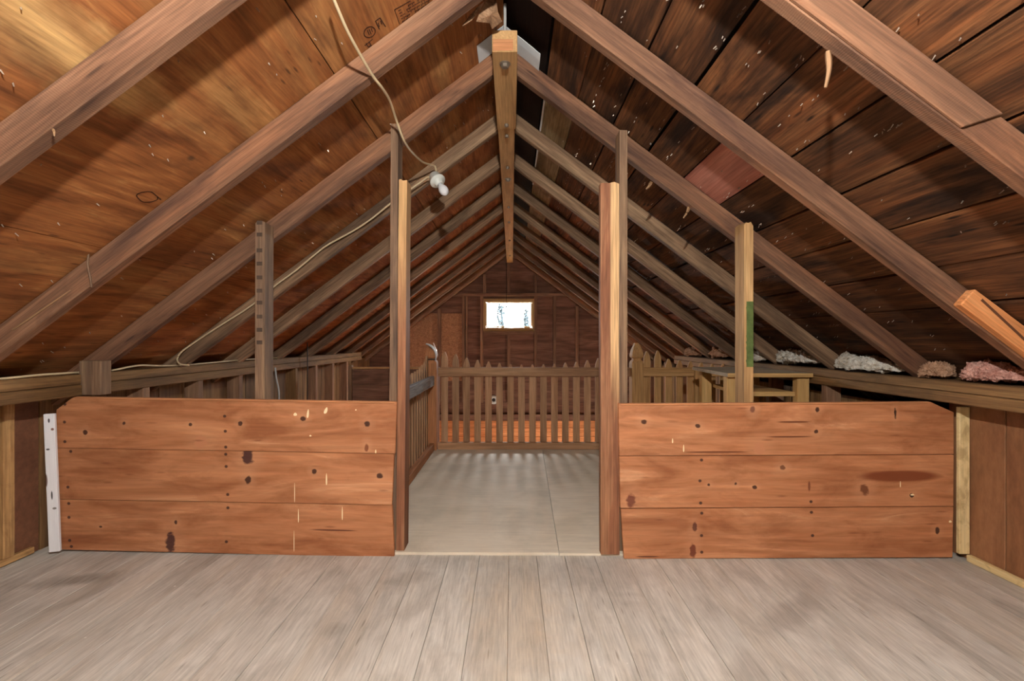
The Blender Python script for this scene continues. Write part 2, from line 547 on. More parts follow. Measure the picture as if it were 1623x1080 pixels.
def smooth_path(pts, n=8):
    pts = [Vector(p) for p in pts]
    out = []
    P = [pts[0]] + pts + [pts[-1]]
    for i in range(1, len(P) - 2):
        p0, p1, p2, p3 = P[i - 1:i + 3]
        for k in range(n):
            t = k / n
            out.append(0.5 * ((2 * p1) + (p2 - p0) * t + (2 * p0 - 5 * p1 + 4 * p2 - p3) * t * t + (3 * p1 - p0 - 3 * p2 + p3) * t ** 3))
    out.append(pts[-1])
    return out


def tube(bm, pts, r, seg=8, radii=None):
    rings = []
    for i, p in enumerate(pts):
        d = (pts[min(i + 1, len(pts) - 1)] - pts[max(i - 1, 0)]).normalized()
        up = Vector((0, 0, 1)) if abs(d.z) < 0.9 else Vector((1, 0, 0))
        a = d.cross(up).normalized()
        b = d.cross(a)
        rr = radii[i] if radii else r
        rings.append([bm.verts.new(p + rr * (a * math.cos(2 * math.pi * k / seg) + b * math.sin(2 * math.pi * k / seg))) for k in range(seg)])
    for A, B in zip(rings, rings[1:]):
        for k in range(seg):
            bm.faces.new((A[k], B[k], B[(k + 1) % seg], A[(k + 1) % seg]))
    bm.faces.new(rings[0])
    bm.faces.new(rings[-1][::-1])


def px(x, y, d):
    """Point of the place at depth d that stands at this position of the survey picture."""
    return Vector(((x - 811.5) * d / F, d, CAMH + (540 - y) * d / F))


# ------------------------------------------------------------------ roof geometry
XR = -0.035                     # ridge line
SL = 0.75                       # 9 in 12 pitch
ZA = CAMH + 1.316               # underside of the rafters at the ridge
VD = 0.107                      # rafter depth measured plumb
COS = 0.8
Y_REAR, Y_GABLE = -1.9, 7.45
Z_PLATE_L = CAMH - 0.157
Z_PLATE_R = CAMH - 0.176


def under(s, X, off=0.0):
    """Height of the rafter underside (off = 0) or sheathing underside (off = VD)."""
    return ZA + off - SL * (X - XR) * s


# ------------------------------------------------------------------ floor
fl = thing('floor', (0, 0, 0), 'worn grey brown plank floor of the attic with plywood walkway', kind='structure')
pw = 0.128
x = -2.70
k = 0
while x < 2.70:
    wd = pw * rnd.uniform(0.93, 1.08)
    if abs(x) < 2.35 or x > 0:
        cut = rnd.uniform(-0.4, 0.9)
        for (ya, yb) in ((Y_REAR, cut - 0.0015), (cut, 2.30)):
            z = rnd.uniform(-0.0012, 0.0)
            box('floor_plank', x + 0.0006, x + wd - 0.0006, ya, yb, -0.022 + z, z, M['floor'], fl, axis=1, bev=0.0009)
    x += wd
box('subfloor', -2.75, 2.75, Y_REAR, 2.30, -0.16, -0.0245, M['stud'], fl, axis=0, bev=0)
box('subfloor', -0.74, 2.75, 2.301, 4.30, -0.16, -0.0245, M['stud'], fl, axis=0, bev=0)
box('floor_plank', -0.74, 2.75, 2.301, 4.30, -0.024, -0.0005, M['floor'], fl, axis=1, bev=0)
# plywood walkway laid over the boards
extrude = lambda nm, pts, z0, z1, mat, par: None


def slab(name, pts, z0, z1, mat, parent, x=(0, 1, 0)):
    bm = bmesh.new()
    a = [bm.verts.new((p[0], p[1], z0)) for p in pts]
    b = [bm.verts.new((p[0], p[1], z1)) for p in pts]
    bm.faces.new(a)
    bm.faces.new(b[::-1])
    n = len(pts)
    for i in range(n):
        bm.faces.new((a[i], a[(i + 1) % n], b[(i + 1) % n], b[i]))
    return world_mesh(name, bm, mat, parent, (pts[0][0], pts[0][1], z1), x, (1, 0, 0) if abs(x[0]) < 0.5 else (0, 1, 0))


slab('plywood_sheet', [(-0.70, 2.192), (0.212, 2.184), (0.268, 4.27), (-0.72, 4.27)], 0.0, 0.012, M['floor_ply'], fl)
slab('plywood_sheet', [(0.2155, 2.184), (0.50, 2.178), (2.0, 2.30), (2.0, 4.27), (0.2715, 4.27)], 0.0, 0.0105, M['floor_ply'], fl)

# ------------------------------------------------------------------ roof: left slope of plywood, right slope of planks
cl = thing('ceiling_left', (XR, 0, ZA), 'left roof slope of orange plywood sheets on old rafters', kind='structure')
cr = thing('ceiling_right', (XR, 0, ZA), 'right roof slope of dark wide planks on old rafters', kind='structure')


def roof_panel(name, s, xa, xb, y0, y1, thk, mat, parent, lift=0.0, gap=0.0015):
    """A sheet on slope s between the plan offsets xa and xb."""
    A = Vector((xa, 0, under(s, xa, VD) + lift))
    B = Vector((xb, 0, under(s, xb, VD) + lift))
    d = (B - A).normalized()
    nrm = Vector((s * SL, 0, 1)).normalized()
    A += d * gap
    B -= d * gap
    mid = (A + B) / 2 + nrm * (thk / 2 + 0.0005)
    return board(name, mid + Vector((0, y0 + gap, 0)), mid + Vector((0, y1 - gap, 0)), (B - A).length, thk, d, mat, parent, bev=0.0015)


EAVE = 2.72
for (xa, xb, cuts) in ((XR, -0.644, (Y_REAR, 0.62, 3.00, 5.4, Y_GABLE)),
                       (-0.644, -1.487, (Y_REAR, -0.55, 1.76, 4.2, 6.6, Y_GABLE)),
                       (-1.487, -EAVE, (Y_REAR, 0.05, 2.32, 4.75, Y_GABLE))):
    for ya, yb in zip(cuts, cuts[1:]):
        roof_panel('plywood_sheet', -1, xa, xb, ya, yb, 0.014, M['ply'], cl, lift=rnd.uniform(0, 0.002))
seams = [0.0, 0.165, 0.317, 0.487, 0.655, 0.825, 1.0, 1.176, 1.345, 1.52, 1.69, EAVE]
jo = [Y_REAR, 0.58, 1.73, 2.32, 2.94, 4.16, 5.38, 6.3, Y_GABLE]
for i, (xa, xb) in enumerate(zip(seams, seams[1:])):
    if i == 0:
        cuts = [Y_REAR, 1.73, Y_GABLE]
    elif xa == 0.825:
        cuts = [Y_REAR, 0.58, 1.73, 2.32, 4.16, 6.3, Y_GABLE]
    else:
        cuts = [Y_REAR] + sorted(rnd.sample(jo[1:-1], 2)) + [Y_GABLE]
    for ya, yb in zip(cuts, cuts[1:]):
        mt = M['roof_board']
        if i == 0:
            mt = M['roof_board_black']
        elif i == 1 and ya > 0.5:
            mt = M['roof_board_tan']
        elif xa == 0.825 and ya == 1.73:
            mt = M['roof_board_red']
        roof_panel('roof_plank', 1, xa + (XR if i == 0 else 0), xb, ya, yb, 0.020, mt, cr,
                   lift=rnd.uniform(0, 0.010) + (0.03 if i == 0 else 0), gap=0.0038)
# thin white strips along the inner edge of the tan board
A = Vector((0.170, 2.40, under(1, 0.170, VD) - 0.004))
for ya, yb in ((2.36, 2.9), (2.99, 3.5), (3.62, 3.9), (4.25, 4.4)):
    board('pale_strip', (A.x, ya, A.z), (A.x, yb, A.z), 0.010, 0.006, (0.8, 0, -0.6), M['white_sheet'], cr)
# felt over the boards closes the roof
for s, par in ((-1, cl), (1, cr)):
    roof_panel('roof_felt', s, XR, s * (EAVE + 0.04), Y_REAR, Y_GABLE, 0.02, M['roof_board_black'], par, lift=0.062, gap=0)

box('ridge_cap', XR - 0.14, XR + 0.14, Y_REAR, Y_GABLE, ZA + VD + 0.075, ZA + VD + 0.16, M['roof_board_black'], cl, axis=1, bev=0)
TH = 0.046
backs_l = [0.62, 1.200, 1.785, 2.346, 2.965]
backs_r = [0.60, 1.180, 1.752, 2.346, 2.960]
for q in range(7):
    backs_l.append(2.965 + 0.615 * (q + 1))
    backs_r.append(2.960 + 0.615 * (q + 1))
backs_l += [0.03, -0.56, -1.15, -1.80]
backs_r += [0.01, -0.58, -1.17, -1.80]
RAF = {}
for s, backs, par in ((-1, backs_l, cl), (1, backs_r, cr)):
    for i, yb in enumerate(backs):
        if yb > Y_GABLE - 0.02:
            continue
        xe = s * 2.55
        xs = XR + s * 0.001
        poly = [(xs, under(s, xs)), (xe, under(s, xe)), (xe, under(s, xe, VD - 0.0005)), (xs, under(s, xs, VD - 0.0005))]
        mt = M['rafter'] if yb < 2.6 else M['rafter_far']
        o = extrude_poly('rafter', poly, yb - TH, yb, mt, par, x=(s * 0.8, 0, -0.6), bev=0.003)
        RAF[(s, i)] = o
# sister piece nailed on the lower end of a right-hand rafter
r2 = RAF[(1, 2)]
xs0, xs1 = 1.56, 2.45
cx = lambda X, o: (X, under(1, X, o))
sb = extrude_poly('sister_board', [cx(xs0, 0.006), cx(xs1, 0.006), cx(xs1, 0.098), cx(xs0 + 0.05, 0.098)],
                  1.752 - TH - 0.036, 1.752 - TH - 0.0005, M['stair_board'], r2, x=(0.8, 0, -0.6), bev=0.004)
pa, pb = cx(1.63, 0.075), cx(1.78, 0.048)
board('slot', (pa[0], 1.669, pa[1]), (pb[0], 1.669, pb[1]), 0.009, 0.0012, (0.6, 0, 0.8), M['slot'], sb)
# lower end lapped on the nearest right-hand rafter
r1 = RAF[(1, 1)]
extrude_poly('lapped_end', [cx(0.02, 0.002), cx(1.056, 0.002), cx(1.151, VD - 0.002), cx(0.02, VD - 0.002)], 1.18 - TH - 0.010, 1.18 - TH - 0.0003,
             M['rafter'], r1, x=(0.8, 0, -0.6), bev=0.002)


def splinter(parent, p, q, r=0.008):
    bm = bmesh.new()
    p, q = Vector(p), Vector(q)
    mid = (p + q) / 2 + Vector((0.004, -0.003, 0))
    pts = smooth_path([p, mid, q], 4)
    tube(bm, pts, r, 5, [r * (1 - 0.75 * abs(i / (len(pts) - 1) - 0.25)) for i in range(len(pts))])
    world_mesh('splinter', bm, M['splinter'], parent, p, q - p, (0, 1, 0.1))


splinter(RAF[(1, 1)], px(1312, 82, 1.17), px(1308, 139, 1.17), 0.0075)
splinter(RAF[(1, 3)], px(1092, 327, 2.335), px(1083, 346, 2.335), 0.008)
splinter(RAF[(1, 3)], px(1032, 289, 2.335), px(1024, 300, 2.335), 0.009)
splinter(RAF[(-1, 1)], px(84, 205, 1.15), px(86, 216, 1.145), 0.003)
# strip of bark and torn edge on a left-hand rafter
splinter(RAF[(-1, 2)], px(20, 523, 1.737), px(112, 460, 1.737), 0.004)
# nail hanging thread
bm = bmesh.new()
tube(bm, smooth_path([px(141, 398, 1.73), px(139, 420, 1.73), px(143, 440, 1.73), px(145, 455, 1.74)], 4), 0.0035, 5)
world_mesh('twine', bm, M['post'], RAF[(-1, 2)], px(141, 398, 1.73), (0, 0, 1), (1, 0, 0))


# protruding roofing nails, far too many to count
def nail_points(parent, s, rows, name):
    bm = bmesh.new()
    R = random.Random(3 + s)
    nrm = Vector((-s * SL, 0, -1)).normalized()
    for _ in range(rows):
        Y = R.uniform(0.7, 4.5)
        X = s * R.uniform(0.1, 2.1)
        if s > 0:
            X = 0.3 + 0.085 * R.randint(0, 19) + R.uniform(-0.006, 0.006)
        p = Vector((X, Y, under(s, X, VD)))
        if min(abs(Y - (b - TH / 2)) for b in (backs_l if s < 0 else backs_r)) < 0.04:
            continue
        tip = p + nrm * R.uniform(0.005, 0.011) + Vector((R.uniform(-.004, .004), R.uniform(-.004, .004), 0))
        a = nrm.orthogonal().normalized()
        b = nrm.cross(a)
        base = [bm.verts.new(p - nrm * 0.001 + 0.0022 * (a * math.cos(k * 2.094) + b * math.sin(k * 2.094))) for k in range(3)]
        top = [bm.verts.new(tip + 0.0014 * (a * math.cos(k * 2.094) + b * math.sin(k * 2.094))) for k in range(3)]
        for k in range(3):
            bm.faces.new((base[k], base[(k + 1) % 3], top[(k + 1) % 3], top[k]))
        bm.faces.new(top)
    o = world_mesh(name, bm, M['nail'], parent, (XR, 0, ZA), (1, 0, 0), (0, 1, 0))
    tag(o, kind='stuff')


nail_points(cl, -1, 300, 'nail_points')
nail_points(cr, 1, 750, 'nail_points')


# printed mill stamp on the plywood, between two rafters
def on_left(xp, yp, lift=0.0008):
    u, v = (xp - 811.5) / F, (540 - yp) / F
    d = (ZA - CAMH + VD - SL * XR * -1 * -1 + 0) if False else None
    # CAMH + v d = ZA + VD + SL (u d - XR)
    d = (ZA + VD - SL * XR - CAMH) / (v - SL * u)
    return Vector((u * d, d, CAMH + v * d)) + Vector((0.6, 0, -0.8)) * lift


def ink_strokes(name, strokes, width):
    bm = bmesh.new()
    for st in strokes:
        pts = [on_left(*p) for p in st]
        for a, b in zip(pts, pts[1:]):
            d = (b - a)
            n = Vector((0.6, 0, -0.8))
            side = d.cross(n).normalized() * width / 2
            d = d.normalized() * width * 0.3
            lo = [bm.verts.new(v) for v in (a - d - side, b + d - side, b + d + side, a - d + side)]
            hi = [bm.verts.new(v.co + n * 0.0006) for v in lo]
            bm.faces.new(lo)
            bm.faces.new(hi[::-1])
            for i in range(4):
                bm.faces.new((lo[i], lo[(i + 1) % 4], hi[(i + 1) % 4], hi[i]))
    world_mesh(name, bm, M['ink'], cl, on_left(600, 40), (0, 1, 0), (0.8, 0, 0.6))


box_st = [[(625, 15), (633, 38)], [(625, 15), (650, 1)]]
R = random.Random(5)
for row in range(6):
    bx_, by_ = 631 + row * 1.6, 17 + row * 4.2
    q = 0.0
    while q < 46:
        ln = R.uniform(2, 5)
        if R.random() < 0.8:
            a = (bx_ + q, by_ - q * 0.56)
            b = (bx_ + q + ln, by_ - (q + ln) * 0.56)
            box_st.append([a, b])
            if R.random() < 0.5:
                box_st.append([a, (a[0] + 0.9, a[1] + 2.4)])
        q += ln + R.uniform(0.8, 2.0)
ink_strokes('ink_stamp', box_st, 0.0022)
circ = [[(585.5 + 9 * math.cos(a) * 1.0, 50.5 + 8.5 * math.sin(a) - 1.5 * math.cos(a)) for a in [2 * math.pi * k / 20 for k in range(21)]]]
circ += [[(582, 48), (585, 55)], [(585, 46.5), (588, 53.5)], [(588, 45), (590, 50)]]
circ += [[(595, 33), (601, 46)], [(595, 33), (602, 28)], [(602, 28), (611, 42)], [(599, 36), (601, 42)], [(603, 33), (605, 38)]]
circ += [[(580, 68), (583, 74), (588, 72), (585, 66)], [(578, 72), (590, 62)]]
ink_strokes('ink_stamp', circ, 0.0028)
loop = [[(233 + 16 * math.cos(a) + 2 * math.sin(3 * a), 312 + 8.5 * math.sin(a)) for a in [2 * math.pi * k / 24 for k in range(23)]] + [(255, 316)]]
ink_strokes('pencil_loop', loop, 0.0028)

# ------------------------------------------------------------------ knee walls
wl = thing('wall_left', (-2.2, 0, 0), 'left knee wall with brown panels under a heavy plate', kind='structure')
wr = thing('wall_right', (2.05, 0, 0), 'right knee wall with brown boards under a heavy plate', kind='structure')
XL, XRR = -2.00, 1.885
# doubled plates, spliced
for (ya, yb, z1) in ((Y_REAR, 2.262, 0.0), (2.266, 6.40, 0.0)):
    box('wall_plate', XL - 0.26, XL, ya, yb, Z_PLATE_L - 0.100, Z_PLATE_L - 0.049, M['plate'], wl, axis=1, bev=0.004)
    box('wall_plate', XL - 0.26, XL - 0.004, ya, yb, Z_PLATE_L - 0.048, Z_PLATE_L, M['plate'], wl, axis=1, bev=0.004)
for (ya, yb) in ((Y_REAR, 1.2), (1.203, 5.6)):
    box('wall_plate', XRR + 0.006, XRR + 0.24, ya, yb, Z_PLATE_R - 0.046, Z_PLATE_R, M['plate'], wr, axis=1, bev=0.004)
    box('wall_plate', XRR, XRR + 0.24, ya, yb, Z_PLATE_R - 0.094, Z_PLATE_R - 0.047, M['plate'], wr, axis=1, bev=0.004)
box('wall_block', -2.015, -1.912, 2.235, 2.296, Z_PLATE_L - 0.098, CAMH - 0.094, M['post'], wl, axis=2, bev=0.003)
# left: panels, battens, white strip
for ya, yb in ((Y_REAR, -0.62), (-0.615, 0.72), (0.725, 2.112), (2.115, 2.24)):
    box('wall_panel', -2.225, -2.205, ya, yb, 0.0, Z_PLATE_L - 0.1005, M['panel'], wl, axis=2, bev=0.0015)
for y in (-0.62, 0.72, 2.085):
    box('batten', -2.204, -2.180, y - 0.024, y + 0.024, 0.035, Z_PLATE_L - 0.103, M['batten'], wl, axis=2, bev=0.002)
box('base_batten', -2.204, -2.184, Y_REAR, 2.20, 0.006, 0.034, M['batten'], wl, axis=1, bev=0.002)
board('white_strip', (-2.094, 2.178, 0.645), (-2.080, 2.190, 0.016), 0.042, 0.016, (1, 0.25, 0), M['white'], wl)
# right: boards, cream strips
box('wall_panel', 2.035, 2.055, 1.985, 2.24, 0.0, Z_PLATE_R - 0.0945, M['panel_r'], wr, axis=2, bev=0.002)
for ya, yb in ((Y_REAR, -0.46), (-0.455, 0.77), (0.775, 1.982)):
    box('wall_panel', 2.038, 2.058, ya, yb, 0.0, Z_PLATE_R - 0.0945, M['panel_r'], wr, axis=2, bev=0.002)
box('base_batten', 2.012, 2.0345, Y_REAR, 2.13, 0.0, 0.028, M['cream'], wr, axis=1, bev=0.002)
box('corner_strip', 1.984, 2.030, 2.131, 2.149, 0.029, 0.682, M['cream'], wr, axis=2, bev=0.002)
# beyond the partitions: open studs with boards behind
y = 2.62
i = 0
while y < 6.3:
    box('stud', XL - 0.10, XL - 0.008, y, y + 0.046, -0.9, Z_PLATE_L - 0.1005, M['plate'] if i in (4,) else M['stud'], wl, axis=2)
    y += 0.46
    i += 1
y = 2.245
while y < 7.4:
    yb = min(y + rnd.uniform(0.2, 0.3), 7.44)
    box('wall_board', -2.225, -2.205, y + 0.002, yb - 0.002, -0.9, Z_PLATE_L - 0.1005, M['plate'], wl, axis=2, bev=0.002)
    y = yb
y = 2.9
while y < 7.0:
    box('stud', XRR + 0.01, XRR + 0.10, y, y + 0.046, 0.0, Z_PLATE_R - 0.0945, M['stud'], wr, axis=2)
    y += 0.61
y = 2.245
while y < 7.4:
    yb = min(y + rnd.uniform(0.2, 0.3), 7.44)
    box('wall_board', 2.038, 2.058, y + 0.002, yb - 0.002, -0.9, Z_PLATE_R - 0.16, M['plate'], wr, axis=2, bev=0.002)
    y = yb
# outer boards that close the eaves
box('eave_board', -2.74, -2.70, Y_REAR, Y_GABLE, -0.16, under(-1, -2.70, VD) + 0.07, M['roof_board_black'], wl, axis=1, bev=0)
box('eave_board', 2.70, 2.74, Y_REAR, Y_GABLE, -0.16, under(1, 2.70, VD) + 0.07, M['roof_board_black'], wr, axis=1, bev=0)
box('eave_floor', -2.70, -2.226, 2.302, Y_GABLE, -0.06, -0.02, M['roof_board_black'], wl, axis=1, bev=0)
box('eave_floor', 2.059, 2.70, 4.302, Y_GABLE, -0.06, -0.02, M['roof_board_black'], wr, axis=1, bev=0)

# ------------------------------------------------------------------ far gable wall with its window
wb = thing('wall_back', (0, Y_GABLE, 0), 'dark boarded gable wall with exposed studs and small window', kind='structure')
WX0, WX1, WZ0, WZ1 = -0.435, 0.335, CAMH + 0.165, CAMH + 0.635


def gable_strip(z0, z1, xa, xb, mat=None, name='gable_board', yoff=0.0):
    """One horizontal board of the gable, clipped by the roof slopes."""
    lim = lambda s, z: XR + s * max(0.02, (ZA + VD + 0.05 - z) / SL)
    l0, l1, r0, r1 = lim(-1, z0), lim(-1, z1), lim(1, z0), lim(1, z1)
    poly = [(max(xa, l0), z0), (min(xb, r0), z0), (min(xb, r1), z1), (max(xa, l1), z1)]
    if poly[1][0] - poly[0][0] < 0.01 or poly[2][0] - poly[3][0] < 0.005:
        return
    extrude_poly(name, poly, Y_GABLE - yoff, Y_GABLE + 0.02, mat or M['gable'], wb)


z = -0.16
zs = []
while z < ZA + VD:
    zs.append(z)
    z += 0.185
zs.append(ZA + VD + 0.03)
for z0, z1 in zip(zs, zs[1:]):
    # split levels at the window opening
    lv = sorted({z0, z1, *[q for q in (WZ0, WZ1) if z0 < q < z1]})
    for a, b in zip(lv, lv[1:]):
        b2 = b - (0.004 if b == z1 else 0)
        if a >= WZ0 - 1e-6 and b <= WZ1 + 1e-6:
            gable_strip(a, b2, -2.75, WX0)
            gable_strip(a, b2, WX1, 2.75)
        else:
            gable_strip(a, b2, -2.75, XR + rnd.uniform(-0.6, 0.6) if False else 2.75)
# sheathing outside the boards keeps the daylight out
for (a, b, c, d) in ((-2.75, WX0, -0.2, ZA), (WX1, 2.75, -0.2, ZA), (WX0, WX1, -0.2, WZ0), (WX0, WX1, WZ1, ZA + 0.1)):
    box('siding', a, b, Y_GABLE + 0.021, Y_GABLE + 0.04, c, d, M['gable'], wb, axis=0, bev=0)
# studs, header and collar boards
ST = 0.045
yf = Y_GABLE - 0.0005


def gstud(xc, z0, z1, wd=ST, dp=0.07, mat=None):
    z1 = min(z1, under(-1 if xc < XR else 1, xc) - 0.01)
    box('stud', xc - wd / 2, xc + wd / 2, yf - dp, yf, z0, z1, mat or M['stud'], wb, axis=2)


HZ = CAMH + 0.68
for xc in (-1.62, -1.12, -0.745, 0.655, 1.00, 1.42):
    gstud(xc, 0.02, HZ)
gstud(-0.70, 0.02, HZ, 0.03, 0.05)
for xc in (WX0 - 0.03, WX1 + 0.03):
    gstud(xc, 0.02, HZ)
gstud(-0.05, 0.02, WZ0 - 0.08)
for xc in (-0.42, -0.05, 0.36):
    gstud(xc, HZ + 0.05, CAMH + 1.25)
box('header', -1.20, 1.25, yf - 0.08, yf, HZ + 0.001, HZ + 0.046, M['stud'], wb, axis=0)
box('collar_board', -0.33, 0.36, yf - 0.09, yf - 0.071, CAMH + 1.255, CAMH + 1.285, M['rafter_far'], wb, axis=0)
box('sill_block', WX0, WX1, yf - 0.07, yf, WZ0 - 0.075, WZ0 - 0.02, M['stud'], wb, axis=0)
# patches of oriented strand board between studs
for xa, xb, za, zb in ((-1.095, -0.77, 0.35, CAMH + 0.42), (-1.595, -1.145, 0.35, CAMH + 0.42)):
    box('strand_board', xa, xb, yf - 0.012, yf, za, zb, M['osb'], wb, axis=0)
win = thing('window_1', (XR, Y_GABLE, WZ0), 'small horizontal gable window with pale wood frame', kind='structure')
fy0, fy1 = Y_GABLE - 0.05, Y_GABLE - 0.0005
box('window_frame', WX0 - 0.006, WX0 + 0.028, fy0, fy1, WZ0 + 0.034, WZ1 - 0.036, M['window_wood'], win, axis=2)
box('window_frame', WX1 - 0.028, WX1 + 0.006, fy0, fy1, WZ0 + 0.034, WZ1 - 0.036, M['window_wood'], win, axis=2)
box('window_frame', WX0 - 0.006, WX1 + 0.006, fy0, fy1, WZ1 - 0.035, WZ1 + 0.008, M['window_wood'], win, axis=0)
box('window_sill', WX0 - 0.006, WX1 + 0.006, fy0 - 0.006, fy1, WZ0 - 0.018, WZ0 + 0.033, M['window_wood'], win, axis=0)
SX0, SX1, SZ0, SZ1 = WX0 + 0.029, WX1 - 0.029, WZ0 + 0.034, WZ1 - 0.037
for a in ((SX0, SX0 + 0.02, SZ0 + 0.02, SZ1 - 0.02, 2), (SX1 - 0.02, SX1, SZ0 + 0.02, SZ1 - 0.02, 2),
          (SX0, SX1, SZ0, SZ0 + 0.019, 0), (SX0, SX1, SZ1 - 0.019, SZ1, 0)):
    box('sash_rail', a[0], a[1], Y_GABLE - 0.054, Y_GABLE - 0.030, a[2], a[3], M['window_wood'], win, axis=a[4])
box('window_pane', SX0 + 0.015, SX1 - 0.015, Y_GABLE - 0.048, Y_GABLE - 0.044, SZ0 + 0.015, SZ1 - 0.015, M['glass'], win, axis=0, bev=0)

# rear gable behind the camera
wf = thing('wall_front', (0, Y_REAR, 0), 'dark boarded gable wall at the near end of the attic', kind='structure')
z = -0.16
while z < ZA + VD:
    z1 = min(z + 0.22, ZA + VD + 0.03)
    lim = lambda s, q: XR + s * max(0.02, (ZA + VD + 0.05 - q) / SL)
    poly = [(max(-2.75, lim(-1, z)), z), (min(2.75, lim(1, z)), z), (min(2.75, lim(1, z1)), z1 - 0.003), (max(-2.75, lim(-1, z1)), z1 - 0.003)]
    extrude_poly('gable_board', poly, Y_REAR - 0.03, Y_REAR - 0.001, M['panel_r'], wf)
    z = z1

# ------------------------------------------------------------------ stairwell below the far end
sw = thing('wall_stairwell', (0, Y_GABLE, -2.4), 'orange pine boarding of the lit stairwell below the attic', kind='structure')
z = -2.4
while z < -0.27:
    z1 = min(z + 0.135, -0.265)
    box('pine_board', -2.2, 2.0, Y_GABLE + 0.001, Y_GABLE + 0.02, z, z1 - 0.004, M['stair_board'], sw, axis=0, bev=0.003)
    z = z1
box('backing', -2.3, 2.1, Y_GABLE + 0.0205, Y_GABLE + 0.04, -2.46, -0.2005, M['stair_board'], sw, axis=0, bev=0)
box('floor_edge_beam', -2.2, 2.0, Y_GABLE - 0.03, Y_GABLE + 0.02, -0.262, -0.163, M['gable'], sw, axis=0)
box('side_wall', -2.24, -2.21, 2.32, Y_GABLE, -2.4, -0.905, M['stair_board'], sw, axis=1)
box('side_wall', 2.06, 2.09, 4.32, Y_GABLE, -2.4, -0.905, M['stair_board'], sw, axis=1)
box('near_wall', -0.73, 2.06, 4.28, 4.31, -2.4, -0.162, M['stair_board'], sw, axis=0)
box('near_wall', -0.77, -0.74, 2.33, 4.31, -2.4, -0.162, M['stair_board'], sw, axis=1)
box('near_wall', -2.2, -0.74, 2.30, 2.33, -2.4, -0.162, M['stair_board'], sw, axis=0)
lf = box('floor_lower', -2.24, 2.09, 2.32, Y_GABLE, -2.46, -2.405, M['stair_board'], None, axis=0, bev=0)
tag(lf, 'pine floor of the room below the stairwell', kind='structure')

# ------------------------------------------------------------------ ridge beam
BX, BY0, BY1 = -0.030, 1.974, 7.38
BZ0, BZ1, BW = CAMH + 1.187, CAMH + 1.2765, 0.104
YS = 2.700
rb = thing('ridge_beam', (BX, BY0, BZ0), 'long square ridge beam with bolts along its underside', 'beam')
b1 = box('beam_section', BX - BW / 2, BX + BW / 2, BY0, YS - 0.001, BZ0, BZ1, M['beam'], rb, axis=1, bev=0.003)
board('beam_section', (BX - 0.002, YS + 0.001, (BZ0 + BZ1) / 2 + 0.004), (BX - 0.004, BY1, (BZ0 + BZ1) / 2 + 0.004), 0.094, 0.085, (1, 0, 0), M['beam'], rb, bev=0.003)
box('split_face', BX - BW / 2 + 0.003, BX + BW / 2 - 0.018, BY0 - 0.003, BY0 - 0.0002, BZ0 + 0.003, BZ0 + 0.050, M['chip'], rb, axis=0, bev=0.001)
for (yp, big) in ((101, 1), (196, 0), (215, 0), (265, 0), (285, 1), (328, 0), (352, 0), (381, 0), (405, 0)):
    d = 1.187 * F / (540 - yp)
    zb = BZ0 if d < YS else BZ0 + 0.006
    bm = bmesh.new()
    r = 0.016 if big else 0.0115
    T = Matrix.Translation((BX, d, zb - 0.0005)) @ Matrix.Rotation(math.pi, 4, 'X')
    if big:
        lathe(bm, [(0, 0), (0.024, 0), (0.024, 0.003), (0, 0.003)], T, 16)
    lathe(bm, [(0, 0.003), (r, 0.003), (r, 0.016), (r * 0.75, 0.018), (0, 0.018)], T, 6)
    world_mesh('bolt', bm, M['metal'], rb, (BX, d, zb), (1, 0, 0), (0, 1, 0))
bm = bmesh.new()
tube(bm, [Vector((BX + 0.001, BY0 + 0.03, BZ1)), Vector((BX + 0.001, BY0 + 0.03, ZA + VD - 0.02))], 0.006, 8)
rod = world_mesh('hanger_rod', bm, M['cable_grey'], rb, (BX, BY0 + 0.03, BZ1), (0, 0, 1), (1, 0, 0))

# white chevron sheet behind the first rafters that rest on the beam
bm = bmesh.new()
cols = [(-0.158, -0.006), (-0.10, -0.004), (XR, -0.004), (0.06, -0.006), (0.128, -0.012)]
grid = []
for (yy_, dz) in ((2.163, 0.0), (2.21, -0.004), (2.296, -0.001)):
    grid.append([bm.verts.new((a, yy_, under(-1 if a < XR else 1, a, VD) + o + dz)) for a, o in cols])
top_ = [[bm.verts.new(v.co + Vector((0, 0, 0.002))) for v in r] for r in grid]
for G in (grid, top_):
    for A, B in zip(G, G[1:]):
        for i in range(4):
            bm.faces.new((A[i], A[i + 1], B[i + 1], B[i]))
ring = [(0, 0), (0, 1), (0, 2), (0, 3), (0, 4), (1, 4), (2, 4), (2, 3), (2, 2), (2, 1), (2, 0), (1, 0)]
for (a, b), (c, d) in zip(ring, ring[1:] + ring[:1]):
    bm.faces.new((grid[a][b], grid[c][d], top_[c][d], top_[a][b]))
ws = world_mesh('white_sheet', bm, M['white_sheet'], None, (XR, 2.163, ZA + VD), (0, 1, 0), (1, 0, 0))
tag(ws, 'bent white sheet fixed to the roof over the end of the ridge beam', 'sheet')
# torn paper hanging at the ridge
pp = thing('torn_paper', px(765, 10, 1.90), 'torn brown paper scraps hanging beside the ridge beam', 'paper')


